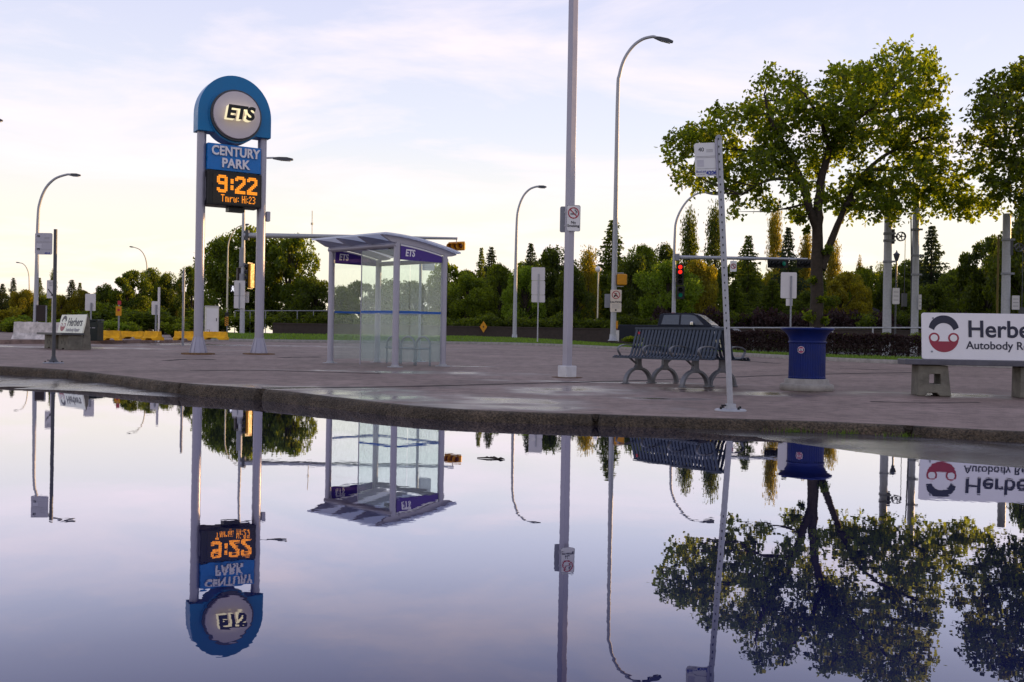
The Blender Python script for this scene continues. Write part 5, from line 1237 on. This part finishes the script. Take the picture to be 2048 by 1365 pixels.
# ---- main elm and its neighbour: every foliage clump placed by hand
def big_tree(name, label, D, trunk, limbs, clumps, dens, depth, leaf, mat_, tufts=()):
    o = P(trunk[0][0], trunk[0][1], D); s = F / D
    t = thing(name, label, 'tree', o, 0)
    lp = lambda x, y, dy=0.0: P(x, y, D + dy) - o
    mb = MB(); branch(mb, [lp(x, y) for x, y, _ in trunk], trunk[0][2] / s, trunk[-1][2] / s, 14)
    for L_ in limbs:
        dy = L_[0]; k = len(L_) - 1; pts = [lp(x, y, dy * i / max(1, k - 1)) for i, (x, y, _) in enumerate(L_[1:])]
        branch(mb, pts, L_[1][2] / s, L_[-1][2] / s, 8)
    Ps = []; sizes = []
    tips = []
    for (x, y, r) in clumps:
        for rep in range(2):
            dy = rng.uniform(-1, 1) * depth * (0.35 + 0.65 * rep)
            xx = x + rng.normal(0, r * 0.18); yy = y + rng.normal(0, r * 0.15)
            c_ = np.array(lp(xx, yy, dy)); rw = r * 0.92 / s
            n_ = int(dens * rw * rw * 0.5)
            # twig sprays inside the clump: leaves gather along short twigs
            nt_ = max(3, int(n_ / 13)); tc_ = blob(c_, rw * 0.88, nt_, 0.45, 0.85)
            out = tc_ - c_; out /= np.linalg.norm(out, axis=1)[:, None] + 1e-6
            out[:, 2] -= 0.15
            for q in range(nt_):
                kk = 13; f = rng.uniform(-0.15, 1, kk)
                Ps.append(tc_[q] + out[q] * (f * 0.34)[:, None] + rng.normal(0, 0.055, (kk, 3)))
            tips.append(c_)
    V = leaves(np.concatenate(Ps), leaf, 0.62, 0.45)
    for tp in tips[::2]:                      # thin twigs reaching every clump from the nearest limb vertex
        tv = np.array([mb.v[i] for i in range(0, len(mb.v), 5)]) if tp is tips[0] else tv
        near = tv[np.argmin(np.sum((tv - tp) ** 2, axis=1) + (tv[:, 2] > tp[2] + 0.3) * 4)]
        a = Vector(near); b = Vector(tp); mid = (a + b) / 2 + Vector((0, 0, -0.06 * (b - a).length))
        mb.tube([a, mid, b], [0.035, 0.022, 0.008], 5)
    for (x, y, r) in tufts:
        Vt = leaves(blob(lp(x, y, -0.2), r / s, int(60 + r * 4), 0.3), leaf * 0.9, 0.62, 0.4); V = np.concatenate([V, Vt])
    mb.build('trunk', M_BARK, t)
    link('crown', arr_mesh('crown', V, 4, [mat_]), t)
    return t
CL = [(1790, 118, 34), (1835, 132, 38), (1752, 140, 36), (1703, 150, 40), (1862, 180, 34), (1800, 180, 48), (1735, 195, 50), (1660, 150, 30), (1690, 215, 45), (1840, 225, 42), (1868, 250, 34),
      (1538, 158, 26), (1582, 165, 24), (1520, 200, 26), (1560, 200, 30), (1605, 195, 30), (1590, 240, 38), (1640, 215, 40),
      (1485, 228, 36), (1530, 250, 44), (1440, 235, 28), (1400, 262, 32), (1366, 282, 28), (1342, 295, 15), (1400, 300, 36), (1455, 285, 42), (1352, 322, 20), (1380, 345, 28), (1392, 368, 18), (1440, 345, 38), (1505, 325, 44), (1420, 322, 30),
      (1470, 395, 20), (1476, 425, 12), (1528, 390, 26), (1540, 420, 13), (1572, 320, 42), (1598, 375, 32), (1640, 290, 46), (1550, 285, 40), (1625, 340, 30), (1490, 365, 26), (1590, 425, 14),
      (1700, 290, 46), (1755, 262, 42), (1800, 262, 36), (1820, 300, 42), (1872, 288, 28), (1866, 325, 36), (1895, 362, 32), (1918, 345, 20), (1820, 350, 44), (1762, 345, 44), (1715, 368, 40), (1745, 400, 30), (1800, 395, 34), (1860, 395, 36), (1910, 405, 24), (1950, 398, 26), (1980, 412, 16), (1992, 395, 13), (1897, 432, 11), (1790, 425, 18), (1700, 415, 24), (1680, 260, 36), (1845, 425, 14), (1725, 425, 14), (1690, 395, 28), (1655, 400, 20), (1610, 420, 22), (1770, 418, 22), (1930, 415, 22), (1965, 420, 16)]
big_tree('deciduous_tree', 'large broad leafy tree with forked dark trunk behind the blue litter bin', 35.5,
         [(1634, 700, 15), (1633, 640, 12.5), (1634, 560, 11.5), (1635, 480, 10.5), (1637, 420, 9), (1645, 350, 8.5), (1665, 290, 7), (1690, 240, 5.5), (1715, 190, 4), (1740, 140, 2)],
         [(0.5, (1643, 540, 8.5), (1660, 490, 8), (1675, 450, 7.5), (1700, 395, 6.5), (1735, 340, 5), (1790, 300, 4), (1860, 275, 2.5)),
          (-0.8, (1634, 460, 9), (1620, 420, 8), (1602, 360, 6.5), (1575, 300, 5), (1540, 240, 3.5), (1530, 190, 2)),
          (1.0, (1608, 375, 5), (1550, 320, 4), (1480, 300, 3), (1400, 300, 1.6)),
          (-1.2, (1660, 300, 5), (1640, 240, 4), (1610, 190, 2)), (1.2, (1690, 410, 5), (1760, 385, 4), (1850, 380, 3), (1940, 395, 1.5)),
          (-1.5, (1680, 260, 4.5), (1740, 220, 3.5), (1800, 160, 2)), (0.8, (1700, 230, 4), (1780, 220, 3), (1850, 190, 1.6)), (-1.4, (1600, 360, 4.5), (1540, 360, 3), (1480, 390, 1.5)),
          (1.3, (1735, 340, 4), (1800, 340, 3), (1900, 340, 1.6))],
         [(a_, b_, c_ * 0.88) for a_, b_, c_ in CL], 2200, 2.8, 0.165, L_ELM, [(1640, 598, 7), (1618, 632, 12), (1626, 560, 6), (1655, 500, 8), (1600, 440, 8), (1612, 460, 6), (1650, 640, 8)])
CR = [(1990, 165, 34), (2035, 160, 40), (1950, 172, 18), (1935, 195, 16), (1975, 210, 40), (2030, 220, 46), (1945, 230, 26), (1930, 285, 26), (1960, 270, 36), (2010, 290, 46), (1950, 325, 30), (1995, 345, 40), (2040, 350, 42), (2085, 200, 46), (2090, 290, 50), (2085, 370, 46), (2140, 240, 60), (2140, 330, 55), (2200, 280, 55), (1985, 395, 20), (2030, 400, 28), (2110, 150, 40), (2180, 180, 50), (1965, 365, 20), (2060, 120, 25), (2250, 330, 50)]
big_tree('deciduous_tree', 'leafy tree at the right edge with only its left half in view', 34,
         [(2135, 720, 18), (2132, 600, 14), (2130, 480, 12), (2125, 380, 9), (2110, 280, 6), (2090, 190, 3)],
         [(0.6, (2130, 470, 9), (2090, 400, 7), (2040, 340, 5), (1970, 290, 2)), (-0.8, (2125, 420, 8), (2100, 330, 6), (2050, 240, 4), (1990, 190, 2)), (0.9, (2130, 450, 8), (2170, 370, 6), (2220, 300, 2))],
         [(a_ + 20, b_, c_ * 0.9) for a_, b_, c_ in CR], 2050, 2.6, 0.165, L_ELM)

# ---- prototypes shared by the background trees (unit height 1, unit width about 1)
def proto_round(seed, n, tall=0.72, leaf=0.032, lobes=38):
    global rng; rng = np.random.default_rng(seed)
    Ps = []; mb = MB()
    mb.tube([(0, 0, -0.05), (0.005, 0, 0.15), (0.0, 0.01, 0.4), (0.01, 0, 0.8)], [0.035, 0.028, 0.022, 0.006], 8)
    for k in range(lobes):
        a = rng.uniform(0, 2 * math.pi); z = 0.12 + 0.82 * ((k + 0.5) / lobes) ** 0.9
        prof_r = 0.43 * math.sin(math.pi * min(1, max(0.05, (z - 0.02) / 1.03)) ** 0.85) ** 0.7
        rr = prof_r * rng.uniform(0.30, 1.0); r = rng.uniform(0.075, 0.175)
        c_ = (rr * math.cos(a), rr * math.sin(a), min(z, 0.97 - r * 0.5))
        Ps.append(blob(c_, r, n // lobes, 0.5, 0.8)); mb.tube([(0, 0, c_[2] * 0.55), c_], [0.012, 0.003], 5)
    V = leaves(np.concatenate(Ps), leaf, 0.65, 0.2)
    V[..., 2] *= 0.97 / V[..., 2].max()
    return V, mb
def proto_spruce(seed, leaf=0.034):
    global rng; rng = np.random.default_rng(seed)
    Ps = []; Ds = []; mb = MB(); mb.tube([(0, 0, -0.03), (0, 0, 0.5), (0, 0, 0.99)], [0.03, 0.018, 0.003], 8)
    for k in range(30):
        f = (k / 29) ** 0.9; z = 0.05 + 0.94 * f; R_ = (0.48 * (1 - f) ** 1.0 + 0.012) * rng.uniform(0.68, 1.18); nb_ = 11 if f < 0.6 else 7
        off = rng.uniform(0, 6.28)
        for b in range(nb_):
            a = off + 2 * math.pi * b / nb_ + rng.normal(0, 0.15); R = R_ * rng.choice([0.6, 0.8, 1.0, 1.1, 1.3]); kk = max(6, int(8 + R * 150))
            q = rng.uniform(0.12, 1, kk); x = R * q
            zz_ = z - 0.16 * x + 0.10 * x * q + rng.normal(0, 0.006, kk)
            Ps.append(np.stack([x * math.cos(a) + rng.normal(0, .012, kk), x * math.sin(a) + rng.normal(0, .012, kk), zz_], 1))
            Ds.append(np.tile([math.cos(a), math.sin(a), -0.15], (kk, 1)))
    return leaves(np.concatenate(Ps), leaf, 0.42, 0.25, dirs=np.concatenate(Ds)), mb
def proto_column(seed, n=8000, leaf=0.03):
    global rng; rng = np.random.default_rng(seed)
    mb = MB(); mb.tube([(0, 0, -0.03), (0.005, 0, 0.5), (0, 0, 0.97)], [0.022, 0.014, 0.003], 8)
    Ps = []; 
    for k in range(46):
        z = 0.08 + 0.88 * rng.uniform(0, 1); w = 0.46 * (1 - z) ** 0.62 * min(1, 0.5 + z * 2); a = rng.uniform(0, 6.28)
        base = np.array([w * 0.55 * math.cos(a), w * 0.55 * math.sin(a), z]); kk = n // 46
        f = rng.uniform(-0.5, 0.5, kk)
        Ps.append(base + np.stack([f * 0.06 * math.cos(a), f * 0.06 * math.sin(a), f * 0.22], 1) + rng.normal(0, 0.05, (kk, 3)) * [1, 1, .35])
    V = leaves(np.concatenate(Ps), leaf, 0.6, -0.5); V[..., 2] *= 0.99 / V[..., 2].max(); return V, mb
def proto_bush(seed, n=2600, leaf=0.075):
    global rng; rng = np.random.default_rng(seed)
    mb = MB(); Ps = []
    for k in range(14):
        a = rng.uniform(0, 6.28); r = rng.uniform(0.0, 0.36); c_ = (r * math.cos(a), r * math.sin(a), rng.uniform(0.2, 0.72)); mb.tube([(0.04 * math.cos(a), 0.04 * math.sin(a), -0.05), c_], [0.02, 0.006], 5)
        Ps.append(blob(c_, rng.uniform(0.14, 0.22), n // 14, 0.4, 0.9))
    return leaves(np.concatenate(Ps), leaf, 0.6, -0.1), mb
PR = {}
def reg(key, pr, mats_):
    V, mb = pr; tm = None
    for nm, m_ in mats_.items():
        PR[key + nm] = [arr_mesh('crown', V, 4, [m_]), mb]
reg('R1', proto_round(21, 15000), {'g': L_GRN, 'd': L_DRK, 'l': L_LIM, 'y': L_YEL})
reg('R2', proto_round(22, 15000, lobes=27), {'g': L_GRN, 'd': L_DRK, 'l': L_LIM, 'y': L_YEL})
reg('R3', proto_round(23, 14000, lobes=40, leaf=0.034), {'g': L_GRN, 'd': L_DRK, 'l': L_LIM, 'y': L_YEL})
reg('S1', proto_spruce(31), {'s': L_SPR, 'd': L_DRK})
reg('S2', proto_spruce(32), {'s': L_SPR, 'd': L_DRK})
reg('C1', proto_column(41), {'g': L_GRN, 'd': L_DRK, 'y': L_YEL})
reg('C2', proto_column(42), {'g': L_GRN, 'd': L_DRK, 'y': L_YEL})
reg('B1', proto_bush(51), {'g': L_GRN, 'd': L_DRK, 'l': L_LIM, 'p': L_PUR, 'y': L_YEL})
reg('B2', proto_bush(52), {'g': L_GRN, 'd': L_DRK, 'l': L_LIM, 'p': L_PUR, 'y': L_YEL})
TR = {}
def plant(key, px, ytop, wpx, D, label, name=None, cat=None, group=None, zb=0.85, yb=None, loc=None, h=None, w=None):
    if loc is None:
        top = P(px, ytop, D); loc = Vector((top.x, D, zb if yb is None else P(px, yb, D).z)); h = top.z - loc.z; w = wpx / (F / D) * {'R': 1.25, 'S': 2.1, 'C': 1.6, 'B': 1.1}[key[0]]
    kind = key[0]
    name = name or {'R': 'deciduous_tree', 'S': 'spruce_tree', 'C': 'poplar_tree', 'B': 'shrub'}[kind]
    cat = cat or ('shrub' if kind == 'B' else 'tree')
    t = thing(name, label, cat, loc, random.uniform(0, 6.28), group)
    t.scale = (w, w, h)
    cm_, mb = PR[key]; tk = key[:2]
    if tk not in TR:
        o = mb.build('trunk' if kind != 'B' else 'stems', M_BARK, t); TR[tk] = o.data
    else: link('trunk' if kind != 'B' else 'stems', TR[tk], t)
    link('crown' if kind != 'B' else 'foliage', cm_, t)
    return t
gT = 'trees standing beyond the far road'
trees = [
 # left part
 ('S1s', 5, 568, 30, 105, 'small dark spruce at the very left edge of the tree line'),
 ('S2s', 27, 556, 26, 110, 'pointed dark spruce second from the left edge'),
 ('R3y', 46, 575, 48, 104, 'golden lit round tree left of the dark brown board'),
 ('S1d', 79, 556, 26, 108, 'narrow spruce right of the far left street lamp pole'),
 ('C1d', 107, 534, 20, 100, 'slim column tree directly behind the dark stop pole'),
 ('R1y', 122, 586, 40, 96, 'low golden tree just right of the dark stop pole'),
 ('S2s', 144, 560, 38, 100, 'broad dark spruce above the far advert bench'),
 ('S1d', 160, 566, 24, 106, 'thin spruce left of the lavender sign back'),
 ('R2y', 172, 576, 52, 97, 'golden round tree behind the lavender sign back'),
 ('R1d', 211, 562, 44, 96, 'small dark tree right of the lavender sign back'),
 ('R2d', 256, 533, 84, 95, 'dark wide round tree behind the yellow warning sign'),
 ('R3d', 304, 530, 56, 100, 'dark round tree behind the thin pale street lamp'),
 ('R1d', 336, 538, 60, 98, 'dark round tree just right of the thin pale street lamp'),
 ('C2y', 362, 552, 22, 98, 'thin yellowish tree behind the lone white topped pole'),
 ('R2d', 385, 526, 56, 94, 'dark tree behind the left post of the clock sign'),
 ('R1g', 452, 458, 120, 80, 'tall cottonwood tree between the clock sign posts, left of three'),
 ('R3g', 517, 445, 130, 82, 'tall cottonwood tree behind the right post of the clock sign'),
 ('R2g', 580, 457, 106, 81, 'tall golden edged cottonwood tree between clock sign and shelter'),
 ('R3d', 632, 549, 90, 76, 'dark round tree just left of the bus shelter'),
 ('R1d', 682, 566, 70, 78, 'low dark tree seen at the left post of the shelter'),
 ('R2d', 726, 556, 84, 80, 'dark tree seen through the left glass of the shelter'),
 ('R1d', 778, 552, 86, 82, 'dark tree seen behind the front post of the shelter'),
 ('R3d', 832, 556, 84, 79, 'dark tree seen through the right glass of the shelter'),
 ('R2g', 884, 560, 66, 78, 'green tree at the right post of the shelter'),
 # middle
 ('R1g', 938, 540, 92, 76, 'dense green tree right of the shelter, left of the twin spruces'),
 ('S1d', 963, 496, 34, 92, 'narrow left hand one of two spruces right of the shelter'),
 ('S2s', 983, 494, 48, 90, 'right hand one of two spruces right of the shelter'),
 ('R2g', 1000, 520, 80, 80, 'green tree just left of the slender arched lamp'),
 ('R3l', 1052, 524, 84, 72, 'sunny lime green tree behind the three plate sign back'),
 ('S1s', 1062, 487, 46, 90, 'spruce tip rising above the three plate sign back'),
 ('R1d', 1108, 482, 104, 82, 'large dark tree left of the square post'),
 ('C2y', 1178, 486, 62, 78, 'tall sunny yellow birch right of the square post'),
 ('R2d', 1150, 528, 80, 74, 'low dark tree behind the square post'),
 ('S2d', 1226, 440, 84, 84, 'tall broad spruce behind the tallest street lamp'),
 ('R3d', 1262, 500, 80, 76, 'dark tree behind the yellow pedestrian signal'),
 ('R2g', 1294, 480, 96, 84, 'wide green tree right of the tallest street lamp'),
 ('R1d', 1330, 476, 80, 88, 'dark green tree just left of the arched signal pole'),
 ('C1d', 1379, 406, 52, 90, 'wide poplar right of the arched signal pole'),
 ('C2d', 1432, 392, 58, 88, 'tall poplar behind the leaning bus stop pole'),
 ('R1l', 1338, 512, 128, 66, 'bright lime green round tree behind the lit red signal'),
 ('R3y', 1402, 510, 70, 72, 'golden tree between lit red signal and leaning stop pole'),
 ('S1d', 1497, 472, 66, 82, 'spruce under the mast arm right of the leaning stop pole'),
 ('S2d', 1470, 560, 70, 72, 'low dark spruce below the small no turn plate'),
 ('C1y', 1551, 393, 44, 90, 'tall thin poplar left of the main tree trunk'),
 ('S2s', 1577, 455, 60, 84, 'dark spruce close left of the main tree trunk'),
 ('S1d', 1545, 560, 74, 70, 'low spruce with golden edges behind the cream sign back'),
 ('C2y', 1612, 446, 40, 88, 'poplar half hidden by the main tree trunk'),
 ('C1y', 1668, 470, 46, 86, 'poplar just right of the main tree trunk'),
 ('R2y', 1682, 535, 90, 76, 'golden bushy tree right of the main tree trunk'),
 ('R1d', 1630, 570, 90, 72, 'dark low tree behind the main tree trunk'),
 ('C2y', 1718, 506, 20, 96, 'tiny thin sapling against the sky near the house'),
 ('S1s', 1742, 532, 26, 108, 'small pointed spruce beside the brown house'),
 ('C1d', 1762, 520, 34, 104, 'dark tree left of the tension wheel tram pole'),
 ('R3y', 1722, 560, 46, 90, 'small golden tree in front of the brown house'),
 ('R2d', 1806, 545, 70, 74, 'dark tree between the two tram poles'),
 ('S2s', 1864, 452, 76, 88, 'tall spruce right of the cable loop tram pole'),
 ('R1d', 1862, 560, 96, 70, 'dark wide tree below the tall right hand spruce'),
 ('R3d', 1925, 530, 90, 72, 'dark tree above the advert bench logo'),
 ('R2d', 1975, 462, 110, 66, 'tall dark tree left of the rightmost tram pole'),
 ('R1d', 2035, 445, 130, 62, 'very dark tree at the right edge behind the rightmost tram pole'),
 ('R2d', 2072, 370, 130, 58, 'tall black green tree cut by the right edge'),
]
for key, px, yt, w, D, lb in trees:
    plant(key, px, yt, w, D, lb, group=gT, zb=1.0 if D < 90 else 1.0)
for k in range(30):
    px = 905 + k * 40 + random.uniform(-10, 10); yt = random.uniform(512, 556)
    plant(random.choice(['R1g', 'R2g', 'R3g', 'R2d', 'R3d']), px, yt, random.uniform(70, 105), random.uniform(96, 104), 'mid green tree in the continuous belt behind the front row of trees', group='belt of trees behind the front row', zb=1.0)
for k in range(14):
    px = 8 + k * 28 + random.uniform(-8, 8); yt = random.uniform(578, 596)
    plant(random.choice(['R1g', 'R2y', 'R3g', 'R2d']), px, yt, random.uniform(50, 70), random.uniform(112, 118), 'low tree in the farthest belt along the left horizon', group='farthest low trees at the left horizon', zb=1.0)
# shrubs along the wall top, below the trees: look-alikes in rows
gs = 'dark shrubs along the top of the brown wall'
for k in range(30):
    px = 556 + k * 27.5 + random.uniform(-6, 6)
    plant(random.choice(['B1d', 'B2d', 'B1d', 'B2d']), px, random.uniform(618, 634), 58, random.uniform(63.2, 64.5), 'dark rounded shrub in the long row above the brown wall', group=gs, zb=0.85)
for k in range(24):
    px = 1330 + k * 25 + random.uniform(-6, 6)
    plant(random.choice(['B1p', 'B2p', 'B1d']), px, random.uniform(606, 622), 60, random.uniform(62.6, 64), 'dark reddish shrub in the row above the wall right of the pickup', group='reddish shrubs behind the pickup and main tree', zb=0.85)
for px, yt, w, D, ky, lb in ((4, 604, 66, 62, 'B1y', 'bright yellow green shrub at the left edge'), (40, 626, 60, 60, 'B2l', 'low green shrub left of the dark brown board'), (22, 634, 70, 57, 'B2g', 'low dull green shrub below the bright yellow one'), (86, 628, 60, 63, 'B1g', 'green shrub right behind the dark brown board'), (128, 632, 66, 60, 'B2l', 'low green shrub behind the far advert bench'),
                             (224, 636, 66, 45, 'B1l', 'lime green shrub behind the dark green box'), (255, 640, 60, 46, 'B2g', 'green shrub behind the middle yellow barrier'), (210, 598, 90, 66, 'B2d', 'large dark shrub below the small dark tree'), (280, 608, 100, 60, 'B1d', 'large dark shrub behind the white sign back'), (350, 640, 60, 50, 'B1g', 'green shrub behind the left yellow barrier pair'), (330, 612, 90, 62, 'B2d', 'dark shrub left of the lone white topped pole'), (385, 630, 80, 58, 'B2g', 'green shrub behind the white cabinet'), (430, 606, 90, 68, 'B1d', 'dark shrub between cabinet and hazard marker'), (500, 612, 100, 66, 'B2d', 'dark shrub behind the signal pole foot'), (175, 612, 80, 68, 'B1d', 'dark shrub below the lavender sign back')):
    plant(ky, px, yt, w, D, lb, zb=0.6)
plant('B2g', 1275, 671, 62, 43.5, 'flat dark green juniper shrub on the verge left of the bench', zb=0.74)
# hedges
def hedge(label, pts, w, h, mat_, n, zf, leaf=0.07):
    V = []; pl = catmull([(x, y, 0) for x, y in pts], 10); m_ = MB()
    idx = rng.uniform(0, len(pl) - 1.001, n); Pn = np.zeros((n, 3))
    for i in range(n):
        k = int(idx[i]); p = pl[k].lerp(pl[k + 1], idx[i] - k); side = rng.uniform(-1, 1); zz_ = rng.uniform(0, 1) ** 0.6
        if rng.uniform() < 0.5: side = -0.8 - 0.3 * rng.uniform()
        hh = h * (1 + 0.10 * mnoise.noise(Vector((p.x * 1.1, p.y, 3))))
        Pn[i] = (p.x, p.y + side * w * 0.5 * (1 - 0.2 * zz_), zf(p) + zz_ * hh)
    t = thing('hedge', label, 'hedge', (pl[0].x, pl[0].y, zf(pl[0]))); o = Vector(t.location)
    Vv = leaves(Pn - np.array(o), leaf, 0.65, -0.2)
    link('foliage', arr_mesh('foliage', Vv, 4, [mat_]), t)
    for k in range(0, len(pl) - 1, 2):
        p = pl[k] - o; m_.tube([(p.x, p.y, zf(pl[k]) - o.z - 0.05), (p.x + 0.1, p.y, zf(pl[k]) - o.z + h * 0.7)], [0.03, 0.012], 5)
    m_.build('stems', M_BARK, t)
vz = lambda p: verge_z(p.x, far_kerb(p.x), p.y - far_kerb(p.x))
hp = [(P(1455, 690, 35.5).x, 35.5), (P(1560, 690, 34.2).x, 34.2), (P(1700, 690, 33).x, 33), (P(1850, 690, 31.8).x, 31.8), (P(2100, 690, 30.5).x, 30.5)]
hedge('low dark purple leaved hedge along the grass right of the slat bench', hp, 1.3, 0.74, L_PUR, 15000, vz, 0.075)
for k in range(12):
    px = 1480 + k * 50 + random.uniform(-14, 14)
    plant(random.choice(['B1g', 'B2g']), px, random.uniform(656, 668), 46, 36.6 - k * 0.32, 'small green shrub poking up behind the purple hedge', group='small green shrubs behind the purple hedge', yb=690)
# weeds at the kerb foot, twigs on the water
for (px, py, lb) in ((1612, 873, 'small tuft of weeds at the kerb foot below the litter bin'), (1718, 876, 'small tuft of weeds at the kerb foot right of the bin'), (1850, 884, 'small tuft of weeds at the kerb foot below the advert bench')):
    d = ray(px, py); tt_ = -CAMH / d.z; q = CP + d * tt_; q.y = smooth_kerb(q.x) - 0.05; q.z = 0.0
    n = 70; V = np.zeros((n, 3, 3))
    for i in range(n):
        x, y = rng.normal(0, 0.13), rng.normal(0, 0.012); h = rng.uniform(0.02, 0.065); lx, ly = rng.normal(0, 0.02, 2)
        V[i] = [(x - 0.003, y, 0), (x + 0.003, y, 0), (x + lx, y + ly - 0.01, h)]
    o = link('weed_tuft', arr_mesh('weed_tuft', V, 3, [L_GRS])); o.location = q; tag(o, lb, 'weeds')
d = ray(982, 918); q = CP + d * (-CAMH / d.z)
mb = MB(); mb.tube([(-0.10, 0.02, 0.004), (-0.02, 0.0, 0.008), (0.05, -0.02, 0.004), (0.10, -0.05, 0.004)], [0.003, 0.006, 0.005, 0.002], 6)
for a, b in ((0.0, 0.0), (0.02, 0.02), (-0.03, 0.01), (0.07, -0.03)): mb.add([(a - 0.03, b, 0.004), (a, b - 0.03, 0.012), (a + 0.03, b, 0.005), (a, b + 0.03, 0.014)], [(0, 1, 2, 3)])
o = mb.build('twig', M_BARK); o.location = q; tag(o, 'small dark twig with dead leaves floating on the puddle', 'twig')
# unseen trees added beyond the right edge, shading the plaza from low sun
sv = Vector((math.sin(SUN_AZ), math.cos(SUN_AZ), 0)); pv = Vector((math.cos(SUN_AZ), -math.sin(SUN_AZ), 0))
for k in range(20):
    for row in range(2):
        p = -66 + k * 4.6 + row * 2.0 + random.uniform(-0.8, 0.8); q = 84 + row * 6 + random.uniform(-2, 2)
        l_ = sv * q + pv * p; l_.z = 0.9
        plant(random.choice(['R1d', 'R2d', 'R3d']), 0, 0, 0, 0, 'unseen tree added right of the plaza to shade it from low sun', group='unseen shade trees added right of the plaza', loc=l_, h=random.uniform(8.6, 10.0) if p > -27 else random.uniform(7.2, 8.8), w=random.uniform(7.0, 8.5))
